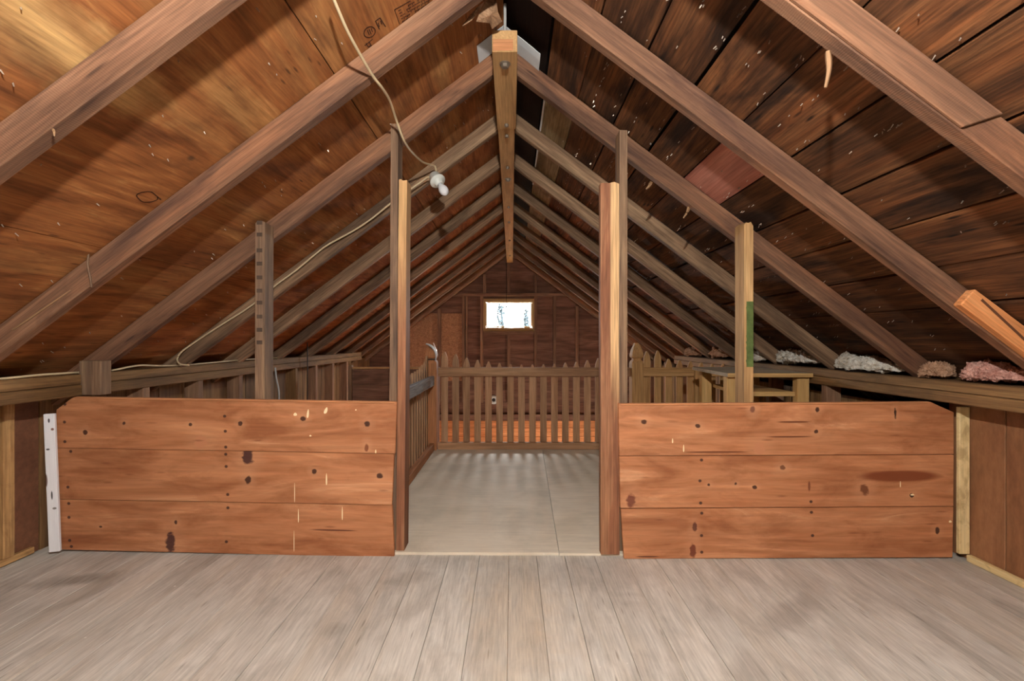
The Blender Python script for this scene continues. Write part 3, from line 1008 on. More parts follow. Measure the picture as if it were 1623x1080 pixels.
def flap(pts, d, bulge):
    bm = bmesh.new()
    V = [px(a, b, d + 0.02 * math.sin(a * 0.7 + b * 0.31)) for a, b in pts]
    c = sum(V, Vector()) / len(V) + Vector((0, -bulge, 0))
    cb = c + Vector((0, 0.004, 0))
    f = [bm.verts.new(v) for v in V]
    g = [bm.verts.new(v + Vector((0, 0.003, 0))) for v in V]
    c1, c2 = bm.verts.new(c), bm.verts.new(cb)
    n = len(V)
    for i in range(n):
        j = (i + 1) % n
        bm.faces.new((f[i], f[j], c1))
        bm.faces.new((g[j], g[i], c2))
        bm.faces.new((f[i], g[i], g[j], f[j]))
    world_mesh('paper_scrap', bm, M['paper'], pp, px(pts[0][0], pts[0][1], d), (1, 0, -0.5), (0, 1, 0))


flap([(770, 2), (786, -6), (789, 18), (796, 34), (790, 38), (780, 46), (776, 36), (755, 34), (760, 20)], 1.90, 0.004)
flap([(768, 2), (760, 17), (748, 32), (733, 41), (742, 27), (756, 12)], 1.89, 0.003)

# ------------------------------------------------------------------ posts
PR = [(0, lin(104, 66, 48)), (0.5, lin(146, 98, 70)), (1, lin(184, 138, 100))]
M['post_a'] = wood('doorway_post_pale_top', PR, stain=lin(84, 52, 42), stain_amt=0.4, vary=0.0, pale=(lin(206, 164, 112), 1.02, 1.5, -1.0, -0.99))
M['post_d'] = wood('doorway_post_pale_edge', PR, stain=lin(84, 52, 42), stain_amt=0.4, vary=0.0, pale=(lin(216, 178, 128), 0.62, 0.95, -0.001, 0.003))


def post(name, base, top, wd, dp, mat, label, cat='post', rag=0.0):
    """Upright timber: front face width wd (x), depth dp (y), base/top are front-face centres."""
    b, t = Vector(base), Vector(top)
    bm = bmesh.new()
    R = random.Random(int(b.x * 977) & 255)
    nx = 4
    rings = []
    NZ = 7
    for k in range(NZ):
        f = k / (NZ - 1)
        c = b.lerp(t, f)
        jx = R.uniform(-0.0012, 0.0012) if 0 < k < NZ - 1 else 0
        row = []
        for (sx, sy) in [(-0.5 + i / nx, 0) for i in range(nx + 1)] + [(0.5 - i / nx, 1) for i in range(nx + 1)]:
            dz = 0
            if k == NZ - 1 and rag:
                dz = -R.uniform(0, rag)
            row.append(bm.verts.new((c.x + sx * wd + jx, c.y + sy * dp, c.z + dz)))
        rings.append(row)
    n = len(rings[0])
    for A, B in zip(rings, rings[1:]):
        for i in range(n):
            bm.faces.new((A[i], A[(i + 1) % n], B[(i + 1) % n], B[i]))
    bm.faces.new(rings[0])
    T = rings[-1]
    for i in range(nx):
        bm.faces.new((T[i], T[i + 1], T[n - 2 - i], T[n - 1 - i]))
    return tag(world_mesh(name, bm, mat, None, b, (0, 0, 1), (1, 0, 0)), label, cat)


def P(xp, yp, d):
    return px(xp, yp, d)


def upright(xb, xt, ytop, d, wd, dp, mat, label, rag=0.0, base=0.0):
    bx = (xb - 811.5) * d / F
    tx = (xt - 811.5) * d / F
    return post('post', (bx, d, base), (tx, d, CAMH + (540 - ytop) * d / F), wd, dp, mat, label, rag=rag)


upright(634.3, 638.8, 283, 2.205, 0.037, 0.089, M['post_a'], 'reddish shorter doorway post, bare pale top, beside the left partition', rag=0.012, base=0.0125)
upright(621.6, 625.3, 195, 2.212, 0.034, 0.088, M['post'], 'weathered grey tall post nailed to a rafter behind the cable', rag=0.006)
pc = upright(411.0, 412.5, 350, 2.218, 0.044, 0.080, M['post'], 'grey post with dark rung marks rising behind the left partition', rag=0.012)
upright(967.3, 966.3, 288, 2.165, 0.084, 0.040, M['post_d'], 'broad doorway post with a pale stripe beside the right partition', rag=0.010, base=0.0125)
upright(988.2, 988.2, 206, 2.2065, 0.036, 0.089, M['post'], 'narrow tall post nailed to a rafter beside the broad doorway post', rag=0.003)
pf = upright(1187.5, 1186.5, 350, 2.205, 0.042, 0.090, M['post_pale'], 'pale splintered post with a patch of green paint behind the right partition', rag=0.03)
# dark rung marks on the left post
for k, yp in enumerate((353, 372, 397, 418, 440, 461, 480, 502, 523, 543)):
    c = px(412.2, yp, 2.217)
    box('rung_mark', c.x - 0.016, c.x + 0.010, 2.2172, 2.2179, c.z - 0.009, c.z + 0.009, M['soot'], pc, axis=0, bev=0)
# green paint on the pale post
bm = bmesh.new()
g0, g1 = px(1187.5, 478, 2.2043), px(1187.5, 582, 2.2043)
N = 22
for side in (0,):
    rows = []
    for k in range(N):
        z = g0.z + (g1.z - g0.z) * k / (N - 1)
        rows.append((bm.verts.new((g0.x - 0.010 + rnd.uniform(-0.007, 0.004) + (0.010 if k in (0, N - 1) else 0), 2.2043, z)), bm.verts.new((g0.x + 0.0185 - rnd.uniform(0, 0.004), 2.2043, z)),
                     bm.verts.new((g0.x + 0.0195, 2.2049, z)), bm.verts.new((g0.x - 0.012, 2.2049, z))))
    for A, B in zip(rows, rows[1:]):
        for i in range(4):
            bm.faces.new((A[i], A[(i + 1) % 4], B[(i + 1) % 4], B[i]))
    bm.faces.new(rows[0])
    bm.faces.new(rows[-1][::-1])
gp = world_mesh('paint_patch', bm, M['green'], pf, g0, (0, 0, 1), (1, 0, 0))
gp['label'] = 'patch of green paint'
# ------------------------------------------------------------------ board partitions
PINE = [(0, lin(146, 92, 60)), (0.35, lin(174, 116, 78)), (0.7, lin(192, 134, 94)), (1, lin(216, 166, 126))]
NAIL = lin(58, 38, 34)
DK = lin(60, 34, 38)


def pine(name, knots):
    return wood(name, PINE, g=(1.3, 9, 9), dist=1.8, fine=(4, 80, 80), finew=0.16, stain=lin(136, 80, 48), stain_amt=0.6,
                stain_scale=(3.0, 9, 9), streak=lin(206, 140, 96), streak_amt=0.35, vary=0.0, rough=0.5, bump=0.1, knots=knots, flecks=(lin(110, 60, 40), (5, 30, 30), 0.5))


def partition(label, corners, d0, d1, kn, cut):
    """corners: for each board its four picture corners tl, tr, br, bl; d0/d1 depth at left and right ends."""
    xl, xr = corners[1][0][0], corners[1][1][0]
    root = thing('board_partition', ((px((xl + xr) / 2, 800, (d0 + d1) / 2)).x, (d0 + d1) / 2, 0), label, 'partition')
    out = []
    for bi, q in enumerate(corners):
        dep = lambda xp: d0 + (d1 - d0) * (xp - xl) / (xr - xl)
        V = [px(a, b, dep(a)) for a, b in q]
        bm = bmesh.new()
        th = 0.019
        f = [bm.verts.new(v) for v in V]
        g = [bm.verts.new(v + Vector((0, th, 0))) for v in V]
        bm.faces.new(f)
        bm.faces.new(g[::-1])
        n = len(V)
        for i in range(n):
            j = (i + 1) % n
            bm.faces.new((f[i], g[i], g[j], f[j]))
        bmesh.ops.bevel(bm, geom=bm.edges[:], offset=0.0018, segments=1, affect='EDGES')
        bl = V[-1]
        br = V[-2]
        mw = axes(bl, br - bl, (0, 0, 1))
        inv = mw.inverted()
        ks = []
        for k in kn[bi]:
            xp, yp, rx, ry = k[:4]
            c = inv @ px(xp, yp, dep(xp))
            sc = dep(xp) / F
            ks.append((c.x, c.y, rx * sc, ry * sc) + tuple(k[4:]))
        mt = pine('pine_board_%s_%d' % (label.split()[0], bi), ks)
        o = world_mesh('plank', bm, mt, root, bl, br - bl, (0, 0, 1))
        if bi == 0:
            e0, e1 = V[cut[0]], V[cut[1]]
            off = Vector((0, -0.0022, -0.0045))
            board('lit_sawn_edge', e0 + off + Vector((0.01, 0, 0)), e1 + off - Vector((0.01, 0, 0)), 0.009, 0.004, (0, 0, 1), M['chip'], o, bev=0.0012)  # pale strip paints the lamp-lit brightness of the unfinished top edge
        out.append(o)
    return root, out, dep


nl = lambda pts: [(a, b, 2.6, 2.4, NAIL, 0) for a, b in pts]
z_ = lambda X, Y: (80 + X / 2.898, 610 + Y / 2.898)


def zl(lst):
    return [(*z_(a, b), rx, ry, *rest) for a, b, rx, ry, *rest in lst]


kl = [
    zl([(160, 221, 3.6, 4.2), (338, 177, 3.2, 3), (643, 183, 3, 2.6), (871, 181, 3.4, 3.4), (1160, 157, 4.4, 4.4), (1453, 181, 4.6, 4.2),
        (1452, 290, 3.2, 6, lin(120, 66, 40), 0.5), (690, 262, 9, 10, lin(188, 128, 92), 0.3)]) + nl([z_(64, 172), z_(66, 262), z_(800, 145), z_(803, 214), z_(805, 287), z_(66, 90)]),
    zl([(906, 330, 9, 12, DK, 0.4), (908, 437, 4.4, 6.4), (1211, 398, 3.8, 3.8), (1513, 419, 4.8, 4.0)]) + nl([z_(93, 307), z_(80, 471), z_(805, 320), z_(807, 376), z_(814, 505)]),
    zl([(553, 722, 8, 15, DK, 0.4), (576, 633, 2.4, 3.2), (1300, 669, 36, 1.3, lin(96, 52, 38), 0), (230, 653, 2.6, 1.6)]) + nl([z_(84, 546), z_(85, 610), z_(88, 716), z_(96, 744), z_(815, 566), z_(808, 722)]),
]
left_c = [[(116, 627.5), (629, 635.5), (626, 719.5), (89.5, 710), (89, 650)],
          [(90, 710.6), (624.5, 720.2), (621, 801), (91, 791.5)],
          [(91.5, 792.2), (621.5, 801.8), (625, 884.5), (93, 871.5)]]
# top face of each polygon runs clockwise; the cut corner keeps the plank under the wall plate
left_c[0] = [(89, 650), (116, 629), (629, 637), (626, 719.5), (89.5, 710)]
pl, pl_b, depl = partition('left low partition of three knotty reddish pine boards spotted with cream paint', left_c, 2.212, 2.176, kl, (1, 2))
y_ = lambda X, Y: (970 + X / 2.847, 620 + Y / 2.847)


def yl(lst):
    return [(*y_(a, b), rx, ry, *rest) for a, b, rx, ry, *rest in lst]


kr = [
    yl([(145, 141, 4.6, 3.8), (388, 158, 3.6, 3.2), (926, 85, 3.4, 4.4), (921, 182, 3.2, 2.8), (635, 85, 4, 5, lin(120, 76, 60), 0.6), (1278, 100, 2.2, 8, BLK, 0.3), (665, 260, 9, 10, lin(188, 128, 92), 0.3),
        (800, 207, 36, 1.2, lin(96, 50, 32), 0), (820, 140, 26, 1.6, lin(104, 56, 34), 0), (470, 276, 50, 1.4, lin(104, 56, 34), 0)]),
    yl([(770, 346, 4.6, 3.6, lin(112, 72, 50), 0.6), (436, 423, 2.4, 2.4), (558, 419, 2.4, 2.4), (644, 435, 3.4, 2.8), (1140, 446, 7, 8, lin(104, 60, 38), 0.5), (1352, 472, 2.8, 3.4, BLK, 0.3),
        (1300, 385, 62, 9, lin(120, 62, 36), 0), (85, 495, 7, 10, lin(112, 62, 48), 0.4), (890, 430, 2, 8, lin(116, 66, 44), 0)]) + nl([y_(404, 312), y_(397, 406), y_(400, 506), y_(898, 500)]),
    yl([(373, 614, 3.4, 8, lin(84, 42, 34), 0.3), (366, 720, 5, 13, lin(104, 52, 38), 0.3), (1468, 632, 3.4, 5), (160, 748, 18, 1.2, lin(90, 50, 34), 0)]) + nl([y_(405, 552), y_(404, 653), y_(405, 728), y_(900, 548), y_(905, 653)]),
]
right_c = [[(980, 640), (1474, 637), (1512, 654), (1512, 720.5), (981.5, 723)],
           [(981.5, 724), (1512, 721.5), (1511.5, 803), (983.5, 806)],
           [(984, 807.5), (1511.5, 804), (1510, 884), (989, 886.6)]]
pr, pr_b, depr = partition('right low partition of three reddish pine boards with black knots', right_c, 2.148, 2.148, kr, (0, 1))
# cream paint drips and spots
for (xp, yp, hw, hh, lean) in ((468, 657, 2.2, 2.6, 0), (488, 655, 1.4, 7, 0.1), (516.5, 651, 2.2, 5.5, 0.25), (492, 691, 1.3, 1.3, 0), (565, 650, 1.1, 1.1, 0),
                               (595, 716, 0.8, 3.5, 0)):
    pass


def drip(parent, dep, xp, yp, hw, hh, lean=0.0):
    bm = bmesh.new()
    d = dep(xp) - 0.0003
    V = [px(xp + hw * math.cos(a) * (1.25 - 0.4 * math.sin(a)) - lean * hh * math.sin(a) * -1, yp - hh * math.sin(a), d) for a in [2 * math.pi * k / 12 for k in range(12)]]
    f = [bm.verts.new(v + Vector((0, -0.0006, 0))) for v in V]
    g = [bm.verts.new(v + Vector((0, 0.0001, 0))) for v in V]
    bm.faces.new(f)
    bm.faces.new(g[::-1])
    for i in range(12):
        bm.faces.new((f[i], g[i], g[(i + 1) % 12], f[(i + 1) % 12]))
    world_mesh('paint_drip', bm, M['paint'], parent, px(xp, yp, d), (1, 0, 0), (0, 0, 1))


for (bi, xp, yp, hw, hh, lean) in ((0, 468, 657, 2.2, 2.6, 0), (0, 488, 656, 1.3, 7, 0.1), (0, 516.5, 651, 2.0, 5.2, 0.3), (0, 492, 691, 1.3, 1.3, 0),
                                   (0, 564, 650, 1.0, 1.0, 0), (0, 595.5, 716, 0.8, 3.2, 0), (1, 517.5, 760, 0.9, 9.5, 0), (1, 467, 781, 0.4, 16, 0),
                                   (2, 473, 818, 0.6, 11, 0), (2, 542.5, 814, 0.7, 11, 0), (2, 466, 858, 0.4, 17, 0)):
    drip(pl_b[bi], depl, xp, yp, hw, hh, lean)
for (bi, xp, yp, hw, hh) in ((0, 1066, 699, 0.8, 4), (0, 1083.5, 711, 0.8, 6), (1, 1446, 784.5, 2.4, 1.4), (1, 1427, 768, 0.5, 5), (2, 1506, 827, 1.8, 1.8)):
    drip(pr_b[bi], depr, xp, yp, hw, hh)
# yellowish block standing in for the lit stair side behind the left post
bk = box('lit_stair_side', -0.580, -0.556, 2.32, 2.40, -0.02, 0.40, M['fence_tan'], None, axis=2)
tag(bk, 'yellowish block standing in for the lit stair side by left partition', 'block')

# ------------------------------------------------------------------ picket fences round the stairwell
FY = 4.25


def picket_mesh(h, wd=0.058, th=0.016):
    key = ('picket', round(h, 3))
    if key in _cache:
        return _cache[key]
    bm = bmesh.new()
    prof = [(-wd / 2, 0), (wd / 2, 0), (wd / 2, h - 0.075), (wd / 2 * 0.86, h - 0.05), (0.006, h), (-0.006, h), (-wd / 2 * 0.86, h - 0.05), (-wd / 2, h - 0.075)]
    a = [bm.verts.new((z, x, th / 2)) for x, z in prof]
    b = [bm.verts.new((z, x, -th / 2)) for x, z in prof]
    bm.faces.new(a)
    bm.faces.new(b[::-1])
    for i in range(len(prof)):
        j = (i + 1) % len(prof)
        bm.faces.new((a[i], b[i], b[j], a[j]))
    bmesh.ops.recalc_face_normals(bm, faces=bm.faces)
    me = bpy.data.meshes.new('picket')
    bm.to_mesh(me)
    bm.free()
    _cache[key] = me
    return me


def picket(root, x, y, z0, h, face, mat):
    me = picket_mesh(h)
    key = (me.name, mat.name)
    if key not in _cache:
        c = me if not me.materials else me.copy()
        c.materials.clear()
        c.materials.append(mat)
        _cache[key] = c
    return link(bpy.data.objects.new('picket', _cache[key]), root, axes((x, y, z0), (0, 0, 1), face))


ht = lambda yp: CAMH - (yp - 540) * (FY + 0.03) / F
f1 = thing('picket_fence', (0.2, FY, 0.0125), 'brown picket fence with scalloped top straight ahead through the doorway', 'fence')
tips = [558, 562, 567.5, 571, 573.5, 576, 577.5, 578.5, 578.5, 578, 577, 575.5, 574, 571.5, 568, 563]
for k, yp in enumerate(tips):
    xx = (704.3 + 17.47 * k - 811.5) * (FY + 0.03) / F
    picket(f1, xx, FY + 0.047, 0.03, ht(yp) - 0.03, (1, 0, 0), M['fence'])
box('rail', -0.655, 1.05, FY, FY + 0.038, CAMH - 0.318, CAMH - 0.240, M['fence'], f1, axis=0, bev=0.004)
box('rail', -0.655, 1.05, FY - 0.006, FY + 0.038, 0.0125, 0.074, M['fence'], f1, axis=0, bev=0.004)


def fence_post(xc, yc, hw, mat, label, top):
    root = thing('fence_post', (xc, yc, 0.0125), label, 'post')
    bm = bmesh.new()
    zt = top
    sec = [(0.0125, hw), (zt - 0.185, hw), (zt - 0.165, hw * 0.93), (zt - 0.150, hw * 0.66), (zt - 0.138, hw * 0.66), (zt - 0.125, hw * 0.94), (zt - 0.11, hw * 0.97),
           (zt - 0.06, hw * 0.78), (zt - 0.025, hw * 0.5), (zt, hw * 0.34)]
    rings = [[bm.verts.new((xc + sx * h, yc + sy * h, z)) for sx, sy in ((-1, -1), (1, -1), (1, 1), (-1, 1))] for z, h in sec]
    split = 2
    for A, B in zip(rings, rings[1:]):
        for i in range(4):
            bm.faces.new((A[i], A[(i + 1) % 4], B[(i + 1) % 4], B[i]))
    bm.faces.new(rings[0])
    bm.faces.new(rings[-1][::-1])
    world_mesh('turned_post', bm, mat, root, (xc, yc, 0.0125), (0, 0, 1), (1, 0, 0))
    return root


fpl = fence_post(-0.715, FY + 0.02, 0.052, M['fence_post'], 'reddish fence post with pointed finial where two fences meet', CAMH - 0.02)
fence_post(1.105, FY + 0.02, 0.052, M['fence_tan'], 'pale tan fence post with gothic finial beside the wooden side table', CAMH - 0.022)
bm = bmesh.new()
pts = []
for k in range(11):
    a = -0.5 + 1.9 * k / 10
    pts.append(px(671.5 + 20 * math.cos(a) , 564 - 19 * math.sin(a), FY - 0.045))
tube(bm, pts, 0.006, 6, [0.002 + 0.011 * math.sin(math.pi * (0.15 + 0.85 * (1 - k / 10))) for k in range(11)])
bl_ = world_mesh('sickle_blade', bm, M['steel_blade'], None, pts[0], (1, 0, 0), (0, 0, 1), smooth=True)
tag(bl_, 'curved pale blade hooked over the finial of the reddish fence post', 'blade')
box('wire_band', -0.715 - 0.040, -0.715 + 0.040, FY + 0.02 - 0.040, FY + 0.02 + 0.040, CAMH - 0.172, CAMH - 0.161, M['iron'], fpl, axis=0)

f2 = thing('picket_fence', (-0.70, 3.7, 0.0125), 'picket fence running along the left side of the plywood walkway', 'fence')
k = 0
y = 4.10
while y > 3.20:
    hh = 0.70 + 0.115 * math.exp(-(4.10 - y) / 0.22) + 0.0
    picket(f2, -0.728, y, 0.03, hh, (0, 1, 0), M['fence'])
    y -= 0.0975
box('rail', -0.718, -0.680, 3.16, 4.21, CAMH - 0.395, CAMH - 0.310, M['daylit_rail'], f2, axis=1, bev=0.004)
box('rail', -0.718, -0.680, 3.16, 4.21, 0.0125, 0.078, M['fence_post'], f2, axis=1, bev=0.004)

f3 = thing('picket_fence', (1.6, FY, 0.0125), 'tan picket fence between the gothic post and the right knee wall', 'fence')
for k, yp in enumerate((557, 556, 569, 571, 573, 575, 577, 577, 576)):
    xx = (1026 + 17.3 * k - 811.5) * (FY + 0.03) / F
    picket(f3, xx, FY + 0.047, 0.03, ht(yp) - 0.03, (1, 0, 0), M['fence_tan'])
box('rail', 1.160, 1.880, FY, FY + 0.038, CAMH - 0.318, CAMH - 0.240, M['fence_tan'], f3, axis=0, bev=0.004)
box('rail', 1.160, 1.880, FY, FY + 0.038, 0.0125, 0.078, M['fence_tan'], f3, axis=0, bev=0.004)
box('end_board', 1.605, 1.70, FY - 0.024, FY - 0.001, 0.0125, CAMH - 0.262, M['fence_tan'], f3, axis=2, bev=0.003)

# low boarded screen past the left partition
ls = thing('stair_screen', (-1.25, 5.0, -0.02), 'low dark boarded screen by the stairwell behind the left partition', 'screen')
for q in range(4):
    box('screen_board', -1.66, -0.80, 5.00, 5.02, 0.02 + 0.165 * q, 0.02 + 0.165 * (q + 1) - 0.004, M['gable'], ls, axis=0)
box('screen_cap', -1.66, -0.80, 4.99, 5.03, 0.682, 0.70, M['post_pale'], ls, axis=0)
box('screen_post', -1.70, -1.662, 4.98, 5.04, -0.9, 0.72, M['post'], ls, axis=2)
box('screen_post', -0.798, -0.76, 4.98, 5.04, -0.9, 0.70, M['stud'], ls, axis=2)

# ------------------------------------------------------------------ pale two-tier table
tb = thing('side_table', (1.62, 3.35, 0.0105), 'pale pine two-tier side table with square legs behind the right partition', 'table')
zt = 0.772
tp = slab('table_top', [(1.345, 3.0), (1.875, 3.0), (1.86, 3.72), (1.395, 3.72)], zt - 0.022, zt, M['table_top'], tb, x=(1, 0, 0))
board('top_edging', (1.345, 2.997, zt - 0.012), (1.877, 2.997, zt - 0.012), 0.026, 0.005, (0, 0, 1), M['table'], tb)
for (lx, ly) in ((1.30 + 0.055, 3.03), (1.80, 3.03), (1.43, 3.62), (1.79, 3.62)):
    box('leg', lx, lx + 0.075, ly, ly + 0.055, 0.0106, zt - 0.0225, M['table'], tb, axis=2, bev=0.003)
slab('lower_shelf', [(1.431, 3.06), (1.798, 3.06), (1.788, 3.60), (1.506, 3.60)], 0.628, 0.650, M['table'], tb, x=(1, 0, 0))
board('shelf_edging', (1.431, 3.057, 0.637), (1.798, 3.057, 0.637), 0.030, 0.006, (0, 0, 1), M['table'], tb)
box('side_rail', 1.433, 1.470, 3.625, 3.66, 0.60, 0.66, M['table'], tb, axis=0)

# ------------------------------------------------------------------ insulation scraps on the right plate
def fluff(name, pts, mat, label, seed, ry=0.09):
    """Torn tuft of batt: lumpy ellipsoids along a line, merged into one surface."""
    bm = bmesh.new()
    bmesh.ops.create_icosphere(bm, subdivisions=6, radius=1)
    c = sum((Vector(p[:3]) for p in pts), Vector()) / len(pts)
    A, B = Vector(pts[0][:3]), Vector(pts[-1][:3])
    L = (B - A) / 2
    hA, hB = pts[0][3], pts[-1][3]
    for v in bm.verts:
        n = v.co.copy()
        f = (n.x + 1) / 2
        hh = hA + (hB - hA) * f
        p = c + L * n.x + Vector((n.y * ry, 0, 0)) + Vector((0, 0, max(n.z, -0.2) * hh))
        nn = Vector((n.y, n.x * 0.5, n.z)).normalized()
        q = p * 14 + Vector((seed, seed * 0.7, 0))
        nz = 0.55 * mnoise.noise(q) + 0.35 * mnoise.noise(q * 2.3) + 0.30 * mnoise.noise(q * 5.1) + 0.24 * mnoise.noise(q * 11) + 0.18 * mnoise.noise(q * 23)
        v.co = p + nn * nz * hh * 0.75
    zmin = min(v.co.z for v in bm.verts)
    base = pts[0][4]
    for v in bm.verts:
        v.co.z += base - zmin
    tag(world_mesh(name, bm, mat, None, (c.x, c.y, base), (0, 1, 0), (1, 0, 0), smooth=True), label, 'insulation', 'insulation scraps along the right plate')


ZP = Z_PLATE_R + 0.0005
X0 = XRR + 0.055
fluff('insulation_scrap', [(X0, 2.40, 0, 0.035, ZP), (X0 - 0.01, 2.84, 0, 0.068, ZP)], M['insul'], 'fluffy white insulation tuft on the right plate, biggest of the white ones', 1.3, 0.06)
fluff('insulation_scrap', [(X0, 3.02, 0, 0.03, ZP), (X0, 3.49, 0, 0.085, ZP)], M['insul'], 'white insulation tuft on the right plate beside the table', 4.1, 0.06)
fluff('insulation_scrap', [(X0, 3.63, 0, 0.03, ZP), (X0, 4.0, 0, 0.07, ZP)], M['insul'], 'small white insulation tuft behind the green painted post', 7.7, 0.06)
fluff('insulation_scrap', [(X0 + 0.01, 1.80, 0, 0.05, ZP), (X0 + 0.01, 2.07, 0, 0.05, ZP)], M['insul_pink'], 'dusty pink insulation spread along the right plate beside the sistered rafter', 9.2, 0.062)
fluff('insulation_scrap', [(X0 + 0.01, 2.15, 0, 0.04, ZP), (X0 + 0.01, 2.28, 0, 0.055, ZP)], M['insul_tan'], 'tan dusty insulation tuft next to the pink insulation', 11.2, 0.055)
fluff('insulation_scrap', [(X0, 4.28, 0, 0.05, ZP), (X0, 4.62, 0, 0.08, ZP)], M['insul_tan'], 'tan dusty insulation tuft above the tan fence', 12.0, 0.06)
fluff('insulation_scrap', [(X0, 4.95, 0, 0.06, ZP), (X0, 5.35, 0, 0.07, ZP)], M['insul_tan'], 'brownish insulation wad at the far end of right plate', 15.0, 0.06)

# ------------------------------------------------------------------ cable, socket and hanging bulb
lampc = px(703, 292, 2.83)
cb = thing('light_cable', px(592, 118, 1.73), 'cream electric cable draped over the rafters to the hanging bulb', 'cable')
bm = bmesh.new()
tube(bm, smooth_path([px(524, -14, 1.36), px(537, 18, 1.42), px(552, 52, 1.50), px(574, 92, 1.62), px(592, 122, 1.728), px(606, 140, 1.80), px(618, 160, 1.92), px(628, 190, 2.08),
                      px(640, 222, 2.19), px(652, 240, 2.36), px(670, 257, 2.62), px(686, 262, 2.78), px(690, 265, 2.80), px(691, 271.5, 2.82)], 6), 0.0052, 8)
world_mesh('upper_cable', bm, M['cable'], cb, px(592, 118, 1.73), (0, 1, 0), (1, 0, 0), smooth=True)
bm = bmesh.new()
tube(bm, smooth_path([px(680.5, 281.5, 2.82), px(677, 281, 2.82), px(671, 285.5, 2.83), px(655, 297, 2.84), px(635, 311, 2.85), px(617, 324, 2.86), px(590, 346, 2.875), px(560, 366, 2.88),
                      px(520, 388, 2.885), px(500, 403, 2.89), px(470, 428, 2.89), px(440, 450, 2.895), px(420, 466, 2.895), px(402, 482, 2.90), px(380, 497, 2.90), px(345, 519, 2.90),
                      px(310, 542, 2.90), px(288, 558, 2.88), px(281, 570, 2.86), px(286, 577.5, 2.84), px(300, 579, 2.84)], 6), 0.0048, 8)
world_mesh('lower_cable', bm, M['cable'], cb, px(617, 324, 2.86), (1, 0, 0.8), (0, 1, 0), smooth=True)
zt_ = Z_PLATE_L + 0.006
bm = bmesh.new()
yy = lambda xp, X=-2.012: (-X) * F / (811.5 - xp)
tube(bm, smooth_path([Vector((-2.02, 0.6, zt_)), Vector((-2.015, 1.6, zt_)), Vector((-2.016, yy(0), zt_)), Vector((-2.012, yy(60), zt_ + 0.004)), Vector((-2.016, yy(110), zt_ + 0.003)), Vector((-2.035, 2.27, zt_)),
                      Vector((-2.02, yy(180), zt_ + 0.001)), Vector((-2.012, yy(205), zt_ + 0.012)), Vector((-2.012, yy(225), zt_ + 0.016)), Vector((-2.015, yy(255), zt_ + 0.006)),
                      Vector((-2.015, yy(300), zt_)), Vector((-2.02, yy(380), zt_ + 0.006)), Vector((-2.02, yy(400), zt_ + 0.006)), Vector((-2.03, yy(450), zt_))], 6), 0.005, 8)
world_mesh('plate_cable', bm, M['cable'], cb, (-2.02, 2.0, zt_), (0, 1, 0), (1, 0, 0), smooth=True)

hb = thing('hanging_bulb', px(692, 284, 2.82), 'white porcelain socket with an unlit frosted bulb hanging from cable', 'lamp')
c0 = px(691, 283, 2.82)
c1 = px(711, 314, 2.74)
T = axes(c0, (c1 - c0), (1, 0, 1))
T = T @ Matrix.Rotation(math.pi / 2, 4, 'Y')
bm = bmesh.new()
lathe(bm, [(0, -0.030), (0.028, -0.030), (0.034, -0.022), (0.036, 0.012), (0.040, 0.016), (0.046, 0.020), (0.047, 0.026), (0.044, 0.030), (0.030, 0.032), (0.026, 0.040), (0.021, 0.056), (0.0, 0.056)], T, 24)
world_mesh('socket', bm, M['porcelain'], hb, c0, (1, 0, 0), (0, 1, 0), smooth=True)
bm = bmesh.new()
lathe(bm, [(0, 0.0565), (0.014, 0.0565), (0.015, 0.070), (0.022, 0.086), (0.0275, 0.104), (0.0265, 0.122), (0.019, 0.137), (0.008, 0.144), (0, 0.1455)], T, 20)
world_mesh('bulb', bm, M['bulb'], hb, c0, (1, 0, 0), (0, 1, 0), smooth=True)

# thin wires
bm = bmesh.new()
tube(bm, smooth_path([px(436, 583, 3.5), px(438, 600, 3.5), px(442, 622, 3.5), px(442, 660, 3.5)], 5), 0.006, 6)
tag(world_mesh('hanging_wire', bm, M['cable_grey'], None, px(442, 660, 3.5), (0, 0, 1), (1, 0, 0), smooth=True), 'grey loose wire hanging from the left plate behind the rung post', 'wire')
bm = bmesh.new()
tube(bm, smooth_path([px(487, 534, 4.6), px(487.5, 580, 4.6), px(487, 640, 4.6)], 4), 0.005, 6)
tag(world_mesh('hanging_wire', bm, M['iron'], None, px(487, 640, 4.6), (0, 0, 1), (1, 0, 0)), 'thin dark straight wire hanging before the left knee wall studs', 'wire')
bm = bmesh.new()
zwt = BZ0
tube(bm, [Vector((-0.085, 7.30, BZ0 - 0.001)), Vector((-0.085, 7.30, CAMH + 0.525))], 0.0035, 6)
ps = thing('pull_cord', (-0.085, 7.30, CAMH + 0.5), 'thin dark pull cord hanging in front of the gable window', 'cord')
world_mesh('cord', bm, M['iron'], ps, (-0.085, 7.30, CAMH + 0.5), (0, 0, 1), (1, 0, 0))
bm = bmesh.new()
lathe(bm, [(0, -0.03), (0.012, -0.022), (0.016, -0.004), (0.008, 0.012), (0, 0.014)], Matrix.Translation((-0.085, 7.30, CAMH + 0.515)) @ Matrix.Rotation(0.6, 4, 'Y'), 10)
world_mesh('cord_pull', bm, M['iron'], ps, (-0.085, 7.30, CAMH + 0.5), (0, 0, 1), (1, 0, 0), smooth=True)
